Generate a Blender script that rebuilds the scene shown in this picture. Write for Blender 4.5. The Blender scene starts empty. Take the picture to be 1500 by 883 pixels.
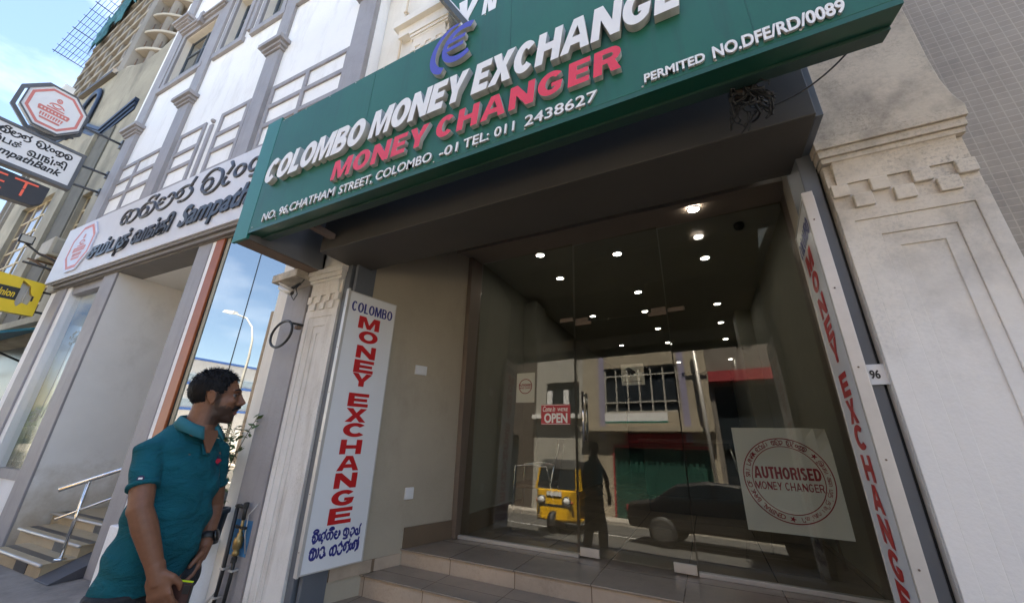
import bpy, bmesh, math, random
from mathutils import Vector, Matrix, noise
R = math.radians
PI = math.pi
sc = bpy.context.scene
col = sc.collection
rng = random.Random(7)

# ------------------------------------------------------------------ camera
cam = bpy.data.cameras.new('camera')
camo = bpy.data.objects.new('camera', cam)
col.objects.link(camo)
sc.camera = camo
cam.sensor_fit = 'HORIZONTAL'; cam.sensor_width = 36.0
cam.lens = 36 * 545.494 / 1500
cam.clip_start = 0.05; cam.clip_end = 1500
ax, ay, az = 1.92287990, 0.02268012, 0.463826
rot = Matrix.Rotation(az, 3, 'Z') @ Matrix.Rotation(ax, 3, 'X') @ Matrix.Rotation(ay, 3, 'Z')
H = 1.45
camo.matrix_world = Matrix.Translation((0, 0, H)) @ rot.to_4x4()

# ------------------------------------------------------------------ sky, sun, exposure
SUN_EL, SUN_AZ = 66.0, 14.0        # the sun stands behind the shop row (azimuth from +Y towards +X)
world = bpy.data.worlds.new('World'); sc.world = world; world.use_nodes = True
nt = world.node_tree; nt.nodes.clear()
def N(t, kind, **kw):
    n = t.nodes.new(kind)
    for k, v in kw.items():
        if k in n.inputs.keys(): n.inputs[k].default_value = v
        else: setattr(n, k, v)
    return n
sky = N(nt, 'ShaderNodeTexSky', sky_type='NISHITA', sun_disc=False, sun_elevation=R(SUN_EL), sun_rotation=R(SUN_AZ), air_density=1.0, dust_density=0.8, ozone_density=3.0)
geo = N(nt, 'ShaderNodeTexCoord')
mp = N(nt, 'ShaderNodeMapping'); mp.inputs['Scale'].default_value = (1.6, 1.6, 4.0); mp.inputs['Location'].default_value = (0.9, 2.3, 0.5)
nz = N(nt, 'ShaderNodeTexNoise', Scale=1.5, Detail=7.0, Roughness=0.6)
ramp = N(nt, 'ShaderNodeValToRGB')
ramp.color_ramp.elements[0].position = 0.47; ramp.color_ramp.elements[1].position = 0.85
ramp.color_ramp.elements[1].color = (0.33, 0.33, 0.33, 1)
mx = N(nt, 'ShaderNodeMix', data_type='RGBA'); 
bg = N(nt, 'ShaderNodeBackground', Strength=0.053)
wo = N(nt, 'ShaderNodeOutputWorld')
nt.links.new(geo.outputs['Generated'], mp.inputs['Vector']); nt.links.new(mp.outputs[0], nz.inputs['Vector'])
nt.links.new(nz.outputs['Fac'], ramp.inputs['Fac']); nt.links.new(ramp.outputs['Color'], mx.inputs['Factor'])
nt.links.new(sky.outputs[0], mx.inputs[6]); mx.inputs[7].default_value = (11.0, 11.6, 12.4, 1)
nt.links.new(mx.outputs[2], bg.inputs['Color']); nt.links.new(bg.outputs[0], wo.inputs['Surface'])
sun = bpy.data.lights.new('sun', 'SUN'); sun.energy = 5.0; sun.angle = R(0.5); sun.color = (1.0, 0.93, 0.82)
suno = bpy.data.objects.new('sun', sun); col.objects.link(suno)
sd = Vector((math.sin(R(SUN_AZ)) * math.cos(R(SUN_EL)), math.cos(R(SUN_AZ)) * math.cos(R(SUN_EL)), math.sin(R(SUN_EL))))
suno.rotation_euler = sd.to_track_quat('Z', 'Y').to_euler(); suno.location = (0, 0, 40)
vs = sc.view_settings
vs.view_transform = 'Standard'; vs.look = 'None'; vs.gamma = 1; vs.use_curve_mapping = False
vs.exposure = 3.1
vs.use_white_balance = True; vs.white_balance_temperature = 6800; vs.white_balance_tint = 10
sc.cycles.max_bounces = 10; sc.cycles.transparent_max_bounces = 16; sc.cycles.caustics_reflective = False; sc.cycles.caustics_refractive = False
sc.cycles.use_denoising = True

# ------------------------------------------------------------------ helpers
def tag(o, label=None, cat=None, group=None, kind=None):
    if label: o['label'] = label
    if cat: o['category'] = cat
    if group: o['group'] = group
    if kind: o['kind'] = kind
    return o
def setparent(o, p):
    o.parent = p
    if p is not None: o.matrix_parent_inverse = Matrix.Translation(worldloc(p)).inverted()
def worldloc(p):
    return Vector(p.get('_wl', (0, 0, 0)))
def thing(name, label, cat, loc=(0, 0, 0), group=None):
    o = bpy.data.objects.new(name, None); col.objects.link(o)
    o.location = loc; o['_wl'] = tuple(loc); o.empty_display_size = 0.2
    return tag(o, label, cat, group)
I4 = Matrix.Identity(4)
class MB:
    def __init__(s, M=None):
        s.v = []; s.f = []; s.M = M or I4; s.sm = []
    def add(s, vs, fs, smooth=False):
        b = len(s.v)
        s.v += [tuple(s.M @ Vector(v)) for v in vs]
        s.f += [tuple(b + i for i in f) for f in fs]; s.sm += [smooth] * len(fs)
        return s
    def box(s, x0, x1, y0, y1, z0, z1):
        vs = [(x, y, z) for x in (x0, x1) for y in (y0, y1) for z in (z0, z1)]
        return s.add(vs, [(0, 1, 3, 2), (4, 6, 7, 5), (0, 4, 5, 1), (2, 3, 7, 6), (0, 2, 6, 4), (1, 5, 7, 3)])
    def hexa(s, p):   # 4 bottom pts (ccw), 4 top pts
        return s.add(p, [(3, 2, 1, 0), (4, 5, 6, 7), (0, 1, 5, 4), (1, 2, 6, 5), (2, 3, 7, 6), (3, 0, 4, 7)])
    def prism(s, poly, lo, hi, axis='z'):   # convex or simple polygon extruded
        n = len(poly)
        def P(a, b, c):
            return {'z': (a, b, c), 'y': (a, c, b), 'x': (c, a, b)}[axis]
        vs = [P(a, b, lo) for a, b in poly] + [P(a, b, hi) for a, b in poly]
        fs = [tuple(range(n))[::-1], tuple(range(n, 2 * n))] + [(i, (i + 1) % n, n + (i + 1) % n, n + i) for i in range(n)]
        return s.add(vs, fs)
    def tube(s, pts, r, n=8, cap=True, flat=None):
        pts = [Vector(p) for p in pts]; m = len(pts)
        rs = r if isinstance(r, (list, tuple)) else [r] * m
        vs = []; up = None
        for i, p in enumerate(pts):
            d = (pts[min(i + 1, m - 1)] - pts[max(i - 1, 0)])
            if d.length < 1e-9: d = Vector((0, 0, 1))
            d.normalize()
            if up is None:
                up = Vector((0, 0, 1)) if abs(d.z) < 0.9 else Vector((1, 0, 0))
                if flat: up = Vector(flat[0])
            a = d.cross(up)
            if a.length < 1e-6: a = d.orthogonal()
            a.normalize(); b = a.cross(d).normalized()
            if not flat: up = b
            k = flat[1] if flat else 1.0
            for j in range(n):
                t = 2 * PI * j / n
                vs.append(p + (a * math.cos(t) + b * math.sin(t) * k) * rs[i])
        fs = [(i * n + j, i * n + (j + 1) % n, (i + 1) * n + (j + 1) % n, (i + 1) * n + j) for i in range(m - 1) for j in range(n)]
        if cap: fs += [tuple(range(n))[::-1], tuple(range((m - 1) * n, m * n))]
        return s.add(vs, fs, True)
    def lathe(s, prof, c, axis='z', n=24, cap=True):
        vs = []
        for r, h in prof:
            for j in range(n):
                t = 2 * PI * j / n; a, b = r * math.cos(t), r * math.sin(t)
                vs.append({'z': (c[0] + a, c[1] + b, c[2] + h), 'y': (c[0] + a, c[1] + h, c[2] + b), 'x': (c[0] + h, c[1] + a, c[2] + b)}[axis])
        m = len(prof)
        fs = [(i * n + j, i * n + (j + 1) % n, (i + 1) * n + (j + 1) % n, (i + 1) * n + j) for i in range(m - 1) for j in range(n)]
        if cap: fs += [tuple(range(n))[::-1], tuple(range((m - 1) * n, m * n))]
        return s.add(vs, fs, n > 12)
    def ball(s, c, r, n=12, m=8):
        r = r if isinstance(r, (tuple, list)) else (r, r, r)
        vs = [(c[0], c[1], c[2] - r[2])]
        for i in range(1, m):
            p = -PI / 2 + PI * i / m
            for j in range(n):
                t = 2 * PI * j / n
                vs.append((c[0] + r[0] * math.cos(p) * math.cos(t), c[1] + r[1] * math.cos(p) * math.sin(t), c[2] + r[2] * math.sin(p)))
        vs.append((c[0], c[1], c[2] + r[2])); L = len(vs) - 1
        fs = [(0, 1 + (j + 1) % n, 1 + j) for j in range(n)]
        fs += [(1 + (i - 1) * n + j, 1 + (i - 1) * n + (j + 1) % n, 1 + i * n + (j + 1) % n, 1 + i * n + j) for i in range(1, m - 1) for j in range(n)]
        fs += [(L, 1 + (m - 2) * n + j, 1 + (m - 2) * n + (j + 1) % n) for j in range(n)]
        return s.add(vs, fs, True)
    def mesh(s, name, fix=True):
        me = bpy.data.meshes.new(name); me.from_pydata(s.v, [], s.f)
        me.polygons.foreach_set('use_smooth', s.sm); me.update()
        if fix:
            bm = bmesh.new(); bm.from_mesh(me); bmesh.ops.recalc_face_normals(bm, faces=bm.faces); bm.to_mesh(me); bm.free()
        return me
    def build(s, name, mat, parent=None, bevel=0, label=None, cat=None, group=None, kind=None, fix=True):
        o = bpy.data.objects.new(name, s.mesh(name, fix)); col.objects.link(o)
        if mat: o.data.materials.append(mat)
        if bevel:
            md = o.modifiers.new('bevel', 'BEVEL'); md.width = bevel; md.segments = 2; md.limit_method = 'ANGLE'; md.angle_limit = R(40)
        setparent(o, parent)
        return tag(o, label, cat, group, kind)
def meshobj(name, me, mat, parent=None, **kw):
    o = bpy.data.objects.new(name, me); col.objects.link(o)
    if mat: me.materials.clear(); me.materials.append(mat)
    setparent(o, parent)
    return tag(o, **kw)
def copy_tree(root, loc=None, rz=0):
    c = root.copy(); col.objects.link(c)
    if loc is not None: c.location = loc
    c.rotation_euler.z = rz
    for ch in list(root.children):
        k = ch.copy(); col.objects.link(k); k.parent = c
        for g in list(ch.children):
            q = g.copy(); col.objects.link(q); q.parent = k
    return c

# ------------------------------------------------------------------ materials
MATS = {}
def mat(name, c, rough=0.6, metal=0.0, var=0.12, vscale=3.0, bump=0.0, bscale=60.0, dirt=0.0, dirtc=(0.05, 0.045, 0.04), dscale=(2.5, 2.5, 0.5), dpos=(0.5, 0.75), spec=0.5, spk=0.0, emit=None, estr=0, coat=0):
    m = bpy.data.materials.new(name); m.use_nodes = True; t = m.node_tree
    b = t.nodes['Principled BSDF']
    b.inputs['Roughness'].default_value = rough; b.inputs['Metallic'].default_value = metal
    b.inputs['Specular IOR Level'].default_value = spec
    if coat: b.inputs['Coat Weight'].default_value = coat; b.inputs['Coat Roughness'].default_value = 0.08
    tc = N(t, 'ShaderNodeTexCoord')
    n1 = N(t, 'ShaderNodeTexNoise', Scale=vscale, Detail=6.0, Roughness=0.65)
    t.links.new(tc.outputs['Object'], n1.inputs['Vector'])
    r1 = N(t, 'ShaderNodeMapRange'); r1.inputs[1].default_value = 0.3; r1.inputs[2].default_value = 0.7
    r1.inputs[3].default_value = 1 - var; r1.inputs[4].default_value = 1 + var
    t.links.new(n1.outputs['Fac'], r1.inputs[0])
    mul = N(t, 'ShaderNodeMix', data_type='RGBA', blend_type='MULTIPLY'); mul.inputs['Factor'].default_value = 1
    mul.inputs[6].default_value = (*c, 1); t.links.new(r1.outputs[0], mul.inputs[7])
    out = mul.outputs[2]
    if dirt > 0:
        mpn = N(t, 'ShaderNodeMapping'); mpn.inputs['Scale'].default_value = dscale
        t.links.new(tc.outputs['Object'], mpn.inputs['Vector'])
        n2 = N(t, 'ShaderNodeTexNoise', Scale=1.0, Detail=9.0, Roughness=0.7); t.links.new(mpn.outputs[0], n2.inputs['Vector'])
        r2 = N(t, 'ShaderNodeMapRange'); r2.inputs[1].default_value = dpos[0]; r2.inputs[2].default_value = dpos[1]
        r2.inputs[3].default_value = 0; r2.inputs[4].default_value = dirt
        t.links.new(n2.outputs['Fac'], r2.inputs[0])
        m2 = N(t, 'ShaderNodeMix', data_type='RGBA'); t.links.new(r2.outputs[0], m2.inputs['Factor'])
        t.links.new(out, m2.inputs[6]); m2.inputs[7].default_value = (*dirtc, 1); out = m2.outputs[2]
    if spk > 0:      # fine mould speckle gathered in patches
        n4 = N(t, 'ShaderNodeTexNoise', Scale=70.0, Detail=4.0, Roughness=0.75); t.links.new(tc.outputs['Object'], n4.inputs['Vector'])
        n5 = N(t, 'ShaderNodeTexNoise', Scale=2.4, Detail=4.0, Roughness=0.6); t.links.new(tc.outputs['Object'], n5.inputs['Vector'])
        r4 = N(t, 'ShaderNodeMapRange'); r4.inputs[1].default_value = .48; r4.inputs[2].default_value = .66; t.links.new(n4.outputs['Fac'], r4.inputs[0])
        r5_ = N(t, 'ShaderNodeMapRange'); r5_.inputs[1].default_value = .42; r5_.inputs[2].default_value = .68; t.links.new(n5.outputs['Fac'], r5_.inputs[0])
        mm = N(t, 'ShaderNodeMath', operation='MULTIPLY'); t.links.new(r4.outputs[0], mm.inputs[0]); t.links.new(r5_.outputs[0], mm.inputs[1])
        m5 = N(t, 'ShaderNodeMath', operation='MULTIPLY'); m5.inputs[1].default_value = spk; t.links.new(mm.outputs[0], m5.inputs[0])
        m3 = N(t, 'ShaderNodeMix', data_type='RGBA'); t.links.new(m5.outputs[0], m3.inputs['Factor']); t.links.new(out, m3.inputs[6]); m3.inputs[7].default_value = (*dirtc, 1); out = m3.outputs[2]
    t.links.new(out, b.inputs['Base Color'])
    if bump:
        n3 = N(t, 'ShaderNodeTexNoise', Scale=bscale, Detail=5.0); t.links.new(tc.outputs['Object'], n3.inputs['Vector'])
        bp = N(t, 'ShaderNodeBump', Strength=bump, Distance=0.01); t.links.new(n3.outputs['Fac'], bp.inputs['Height']); t.links.new(bp.outputs[0], b.inputs['Normal'])
    if emit:
        b.inputs['Emission Color'].default_value = (*emit, 1); b.inputs['Emission Strength'].default_value = estr
    MATS[name] = m
    return m
def add_grid(m, axes, size, gap, gapc, offs=(0, 0), brick=False, vary=0.1):
    """tile joints on the plane given by two object axes"""
    t = m.node_tree; b = t.nodes['Principled BSDF']; lk = b.inputs['Base Color'].links[0]; src = lk.from_socket
    tc = N(t, 'ShaderNodeTexCoord'); sp = N(t, 'ShaderNodeSeparateXYZ'); cb = N(t, 'ShaderNodeCombineXYZ')
    t.links.new(tc.outputs['Object'], sp.inputs[0])
    for i, a in enumerate(axes):
        ad = N(t, 'ShaderNodeMath', operation='ADD'); ad.inputs[1].default_value = offs[i]
        t.links.new(sp.outputs[a], ad.inputs[0]); t.links.new(ad.outputs[0], cb.inputs[i])
    bt = N(t, 'ShaderNodeTexBrick'); bt.offset = 0.5 if brick else 0.0; bt.squash = 1
    bt.inputs['Scale'].default_value = 1; bt.inputs['Mortar Size'].default_value = gap; bt.inputs['Mortar Smooth'].default_value = 0.1
    bt.inputs['Brick Width'].default_value = size[0]; bt.inputs['Row Height'].default_value = size[1]
    bt.inputs['Color1'].default_value = (1 - vary, 1 - vary, 1 - vary, 1); bt.inputs['Color2'].default_value = (1 + vary, 1 + vary, 1 + vary, 1); bt.inputs['Mortar'].default_value = (*gapc, 1)
    bt.inputs['Bias'].default_value = 0.0
    t.links.new(cb.outputs[0], bt.inputs['Vector'])
    mu = N(t, 'ShaderNodeMix', data_type='RGBA', blend_type='MULTIPLY'); mu.inputs['Factor'].default_value = 1
    t.links.new(src, mu.inputs[6]); t.links.new(bt.outputs['Color'], mu.inputs[7]); t.links.new(mu.outputs[2], b.inputs['Base Color'])
    bp = N(t, 'ShaderNodeBump', Strength=0.5, Distance=0.004, invert=True); t.links.new(bt.outputs['Fac'], bp.inputs['Height']); t.links.new(bp.outputs[0], b.inputs['Normal'])
    return m
def glassmat(name, tint, base=0.05, k=0.9, refl=(1, 1, 1), rough=0.0):
    m = bpy.data.materials.new(name); m.use_nodes = True; t = m.node_tree; t.nodes.clear()
    o = N(t, 'ShaderNodeOutputMaterial'); tr = N(t, 'ShaderNodeBsdfTransparent'); tr.inputs[0].default_value = (*tint, 1)
    gl = N(t, 'ShaderNodeBsdfGlossy'); gl.inputs['Color'].default_value = (*refl, 1); gl.inputs['Roughness'].default_value = rough
    lw = N(t, 'ShaderNodeLayerWeight'); lw.inputs['Blend'].default_value = 0.5
    pw = N(t, 'ShaderNodeMath', operation='POWER'); pw.inputs[1].default_value = 5; t.links.new(lw.outputs['Facing'], pw.inputs[0])
    ma = N(t, 'ShaderNodeMath', operation='MULTIPLY_ADD'); ma.inputs[1].default_value = k; ma.inputs[2].default_value = base
    t.links.new(pw.outputs[0], ma.inputs[0])
    mi = N(t, 'ShaderNodeMixShader'); t.links.new(ma.outputs[0], mi.inputs[0]); t.links.new(tr.outputs[0], mi.inputs[1]); t.links.new(gl.outputs[0], mi.inputs[2])
    t.links.new(mi.outputs[0], o.inputs[0]); MATS[name] = m
    return m
M_white = mat('white plaster', (0.86, 0.85, 0.835), 0.8, var=0.05, vscale=1.2, bump=0.25, bscale=25, spk=.25, dirt=0.4, dirtc=(0.45, 0.42, 0.38), dscale=(3, 3, 0.7), dpos=(0.52, 0.75))
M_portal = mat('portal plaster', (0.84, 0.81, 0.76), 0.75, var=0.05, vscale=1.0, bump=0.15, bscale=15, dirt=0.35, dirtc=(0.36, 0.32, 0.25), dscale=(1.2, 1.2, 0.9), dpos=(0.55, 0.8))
M_pil = mat('cream plaster', (0.70, 0.665, 0.615), 0.85, var=0.09, vscale=1.6, bump=0.22, bscale=150, spk=.45, dirt=0.55, dirtc=(0.33, 0.275, 0.21), dscale=(6, 6, 0.9), dpos=(0.5, 0.72))
M_stain = mat('stained plaster', (0.56, 0.485, 0.385), 0.9, var=0.14, vscale=3, bump=0.15, bscale=60, spk=.8, dirt=0.7, dirtc=(0.13, 0.115, 0.1), dscale=(3.0, 3.0, 2.6), dpos=(0.46, 0.68))
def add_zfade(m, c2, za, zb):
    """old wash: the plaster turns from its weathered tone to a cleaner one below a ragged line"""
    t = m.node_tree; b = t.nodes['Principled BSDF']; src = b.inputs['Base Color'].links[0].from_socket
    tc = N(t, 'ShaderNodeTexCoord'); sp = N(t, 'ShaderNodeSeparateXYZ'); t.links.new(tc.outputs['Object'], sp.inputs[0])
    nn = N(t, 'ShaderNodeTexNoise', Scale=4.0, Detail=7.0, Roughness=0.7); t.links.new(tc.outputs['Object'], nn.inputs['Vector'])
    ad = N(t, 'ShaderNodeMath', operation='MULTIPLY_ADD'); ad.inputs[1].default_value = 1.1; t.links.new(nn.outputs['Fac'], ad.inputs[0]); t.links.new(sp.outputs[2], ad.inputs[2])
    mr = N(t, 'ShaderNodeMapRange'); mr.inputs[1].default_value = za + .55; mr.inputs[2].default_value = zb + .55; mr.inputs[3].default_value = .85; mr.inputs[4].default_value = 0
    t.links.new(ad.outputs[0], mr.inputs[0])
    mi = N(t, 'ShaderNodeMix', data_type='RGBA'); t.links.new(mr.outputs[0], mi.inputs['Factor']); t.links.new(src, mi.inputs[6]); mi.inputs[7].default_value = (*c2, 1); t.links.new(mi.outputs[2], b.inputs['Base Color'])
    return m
add_zfade(M_stain, (0.78, 0.745, 0.70), 1.7, 2.9)
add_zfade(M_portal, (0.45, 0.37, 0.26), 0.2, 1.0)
M_upper = mat('warm white plaster', (0.80, 0.75, 0.66), 0.8, var=0.06, vscale=2, bump=0.2, bscale=40, dirt=0.3, dirtc=(0.5, 0.43, 0.33), dscale=(4, 4, 0.8), dpos=(0.5, 0.75))
M_grey = mat('grey paint', (0.31, 0.295, 0.30), 0.6, var=0.07, vscale=4, bump=0.1, bscale=50, dirt=0.45, dirtc=(0.15, 0.135, 0.12), dscale=(6, 6, 0.8), spk=.3)
M_moss = mat('old beige render', (0.34, 0.31, 0.235), 0.9, spk=.5, var=0.16, vscale=0.8, bump=0.3, bscale=12, dirt=0.75, dirtc=(0.09, 0.085, 0.065), dscale=(0.9, 0.9, 0.35), dpos=(0.48, 0.72))
M_conc = mat('raw concrete', (0.25, 0.225, 0.19), 0.9, var=0.15, vscale=0.2, dirt=0.5, dirtc=(0.14, 0.12, 0.1), dscale=(0.2, 0.2, 0.1))
M_conc2 = mat('lit concrete edge tone', (0.46, 0.42, 0.345), 0.9, var=0.1, vscale=0.3)
M_rust = mat('brown shuttering', (0.17, 0.12, 0.09), 0.9, var=0.25, vscale=0.4)
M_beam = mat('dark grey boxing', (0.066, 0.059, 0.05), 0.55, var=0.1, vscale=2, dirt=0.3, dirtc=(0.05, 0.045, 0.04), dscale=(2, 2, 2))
M_guide = mat('blue grey steel', (0.115, 0.125, 0.14), 0.5, var=0.08, vscale=3)
M_black = mat('black plastic', (0.018, 0.018, 0.018), 0.5)
M_dark = mat('black and void shade', (0.02, 0.019, 0.018), 0.8)  # serves real black parts and painted shade in voids
M_green = mat('green sign panel', (0.005, 0.105, 0.062), 0.45, var=0.14, vscale=1.1, spk=.2, dirt=0.5, dirtc=(0.012, 0.05, 0.036), dscale=(10, 10, 0.5), dpos=(0.5, 0.74))
M_greend = mat('dark green sign metal', (0.008, 0.085, 0.05), 0.35, var=0.15, vscale=2, dirt=0.3, dirtc=(0.05, 0.05, 0.02), dscale=(4, 4, 4))
M_greenedge = mat('teal sign edge', (0.015, 0.16, 0.12), 0.4, var=0.05)
M_letw = mat('white lettering', (0.80, 0.80, 0.79), 0.45, var=0.03, dirt=0.15, dirtc=(0.4, 0.4, 0.4), dscale=(8, 8, 2))
M_letside = mat('shade-toned letter return', (0.50, 0.48, 0.45), 0.6, var=0.1, vscale=8, dirt=0.35, dirtc=(0.2, 0.18, 0.16), dscale=(9, 9, 4))  # white returns with side shade and some dirt in the colour
M_red = mat('red lettering', (0.74, 0.032, 0.062), 0.4, var=0.05)
M_blue = mat('blue emblem', (0.06, 0.065, 0.42), 0.4, var=0.06)
M_signw = mat('white sign film', (0.74, 0.735, 0.73), 0.32, var=0.03, vscale=1.5)
M_signred = mat('red film', (0.52, 0.012, 0.014), 0.35, var=0.03)
M_signblue = mat('dark blue film', (0.02, 0.025, 0.20), 0.35, var=0.03)
M_alu = mat('aluminium', (0.56, 0.53, 0.49), 0.45, metal=0.4, var=0.06, vscale=8)
M_chrome = mat('polished steel', (0.75, 0.74, 0.72), 0.14, metal=1.0, var=0.02)
M_brownal = mat('bronze aluminium', (0.20, 0.155, 0.12), 0.45, metal=0.3, var=0.06)
M_cream = mat('cream interior paint', (0.40, 0.345, 0.26), 0.7, var=0.07, vscale=1.1, bump=0.12, bscale=35, spk=.15, dirt=.3, dirtc=(.17, .13, .08), dscale=(2.5, 2.5, 1.2), dpos=(.54, .8))
M_inner = mat('grey olive interior', (0.30, 0.29, 0.245), 0.8, var=0.05)
M_ceil = mat('shop ceiling', (0.42, 0.41, 0.355), 0.8, var=0.03)
M_tile = mat('beige floor tile', (0.46, 0.365, 0.275), 0.25, var=0.10, vscale=2.5, spk=.25, dirt=.3, dirtc=(.14, .1, .07), dscale=(3, 3, 3))
M_tiled = mat('taupe floor tile', (0.29, 0.235, 0.18), 0.24, var=0.10, vscale=2.5, spk=.25, dirt=.3, dirtc=(.09, .07, .05), dscale=(3, 3, 3))
M_skirt = mat('brown skirting tile', (0.16, 0.115, 0.075), 0.3, var=0.1)
M_bankw = mat('silver sign sheet', (0.64, 0.63, 0.645), 0.45, var=0.04, vscale=1.5, dirt=0.18, dirtc=(0.42, 0.4, 0.4), dscale=(5, 5, 0.5))
M_bankl = mat('charcoal lettering', (0.035, 0.036, 0.042), 0.4, var=0.1)
M_pinkr = mat('faded red print', (0.62, 0.2, 0.17), 0.5, var=0.08)
M_wood = mat('orange brown paint', (0.34, 0.088, 0.022), 0.45, var=0.12, vscale=6)
M_bluetrim = mat('navy paint', (0.008, 0.024, 0.062), 0.5, var=0.12, dirt=0.3, dirtc=(0.1, 0.12, 0.14), dscale=(2, 2, 2))
M_yellow = mat('yellow sign face', (0.78, 0.56, 0.02), 0.4, var=0.04)
M_pave = mat('worn paving', (0.25, 0.22, 0.19), 0.9, var=0.25, vscale=1.6, bump=0.9, bscale=14, dirt=0.6, dirtc=(0.07, 0.06, 0.05), dscale=(1.8, 1.8, 1.8))
M_asph = mat('asphalt', (0.07, 0.068, 0.064), 0.9, var=0.2, vscale=3, bump=0.5, bscale=90)
M_mos = mat('grey mosaic tile', (0.29, 0.25, 0.20), 0.55, var=0.12, vscale=1.5, dirt=0.5, dirtc=(0.09, 0.08, 0.07), dscale=(2.5, 2.5, 0.8))
add_grid(M_mos, (0, 2), (0.047, 0.037), 0.0022, (1.35, 1.35, 1.35), vary=0.06)
M_stair = mat('tan stair tile', (0.40, 0.31, 0.19), 0.4, var=0.08, dirt=0.4, dirtc=(0.15, 0.11, 0.07), dscale=(5, 5, 3))
M_stairk = mat('dark stair tile', (0.045, 0.042, 0.042), 0.35, var=0.2)
M_skin = None
M_leaf = mat('leaf', (0.075, 0.12, 0.03), 0.5, var=0.4, vscale=20)
M_stem = mat('stem', (0.10, 0.07, 0.04), 0.8)
M_brass = mat('brass', (0.35, 0.24, 0.1), 0.4, metal=0.8, var=0.2, vscale=40)
M_bluep = mat('blue paint patch', (0.05, 0.19, 0.38), 0.6, var=0.2, vscale=20)
M_wire = mat('cable', (0.03, 0.03, 0.032), 0.5)
M_paper = mat('paper', (0.80, 0.80, 0.78), 0.6, var=0.03)
M_stamp = mat('maroon print', (0.33, 0.01, 0.03), 0.5, var=0.04)
M_glass = glassmat('shop glass', (0.85, 0.86, 0.83), 0.038, 0.85)
M_bankglass = glassmat('coated window glass', (0.30, 0.33, 0.33), 0.42, 0.5, (0.95, 0.93, 0.88))
M_winglass = glassmat('window pane glass', (0.45, 0.5, 0.5), 0.25, 0.7, (0.95, 0.98, 1))
M_frost = mat('downlight lens', (0.8, 0.8, 0.8), 0.4, emit=(1.0, 0.97, 0.93), estr=5.0)

# ------------------------------------------------------------------ lettering
def curve_mesh(polys, depth, bevel=0.0):
    c = bpy.data.curves.new('outline', 'CURVE'); c.dimensions = '2D'; c.fill_mode = 'BOTH'; c.extrude = depth / 2; c.bevel_depth = bevel
    for p in polys:
        s = c.splines.new('POLY'); s.points.add(len(p) - 1)
        for i, (x, y) in enumerate(p): s.points[i].co = (x, y, 0, 1)
        s.use_cyclic_u = True
    o = bpy.data.objects.new('outline', c); col.objects.link(o)
    dg = bpy.context.evaluated_depsgraph_get()
    me = bpy.data.meshes.new_from_object(o.evaluated_get(dg)); bpy.data.objects.remove(o); bpy.data.curves.remove(c)
    return me
def text_mesh(s, depth, offset=0.0, shear=0.0):
    c = bpy.data.curves.new('text', 'FONT'); c.body = s; c.offset = offset; c.shear = shear; c.extrude = depth / 2; c.resolution_u = 4
    o = bpy.data.objects.new('text', c); col.objects.link(o)
    dg = bpy.context.evaluated_depsgraph_get()
    me = bpy.data.meshes.new_from_object(o.evaluated_get(dg)); bpy.data.objects.remove(o); bpy.data.curves.remove(c)
    return me
def fit(me, x0, x1, y0, y1, M, keepz=True):
    """map the mesh's own x / y extents to the given rectangle, then through M (local x, z-out, y-up)"""
    xs = [v.co.x for v in me.vertices]; ys = [v.co.y for v in me.vertices]
    a, b, c, d = min(xs), max(xs), min(ys), max(ys)
    for v in me.vertices:
        v.co = M @ Vector((x0 + (v.co.x - a) / (b - a) * (x1 - x0), y0 + (v.co.y - c) / (d - c) * (y1 - y0), v.co.z))
    me.update(); return me
def facing(o, xdir):
    """matrix: local x along xdir, local y up, local z out of the face"""
    x = Vector(xdir).normalized(); u = Vector((0, 0, 1)); z = x.cross(u)
    return Matrix.Translation(o) @ Matrix((x, u, z)).transposed().to_4x4()
def arc(cx, cy, rx, ry, a0, a1, n=14):
    return [(cx + rx * math.cos(R(a0 + (a1 - a0) * i / n)), cy + ry * math.sin(R(a0 + (a1 - a0) * i / n))) for i in range(n + 1)]
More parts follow.
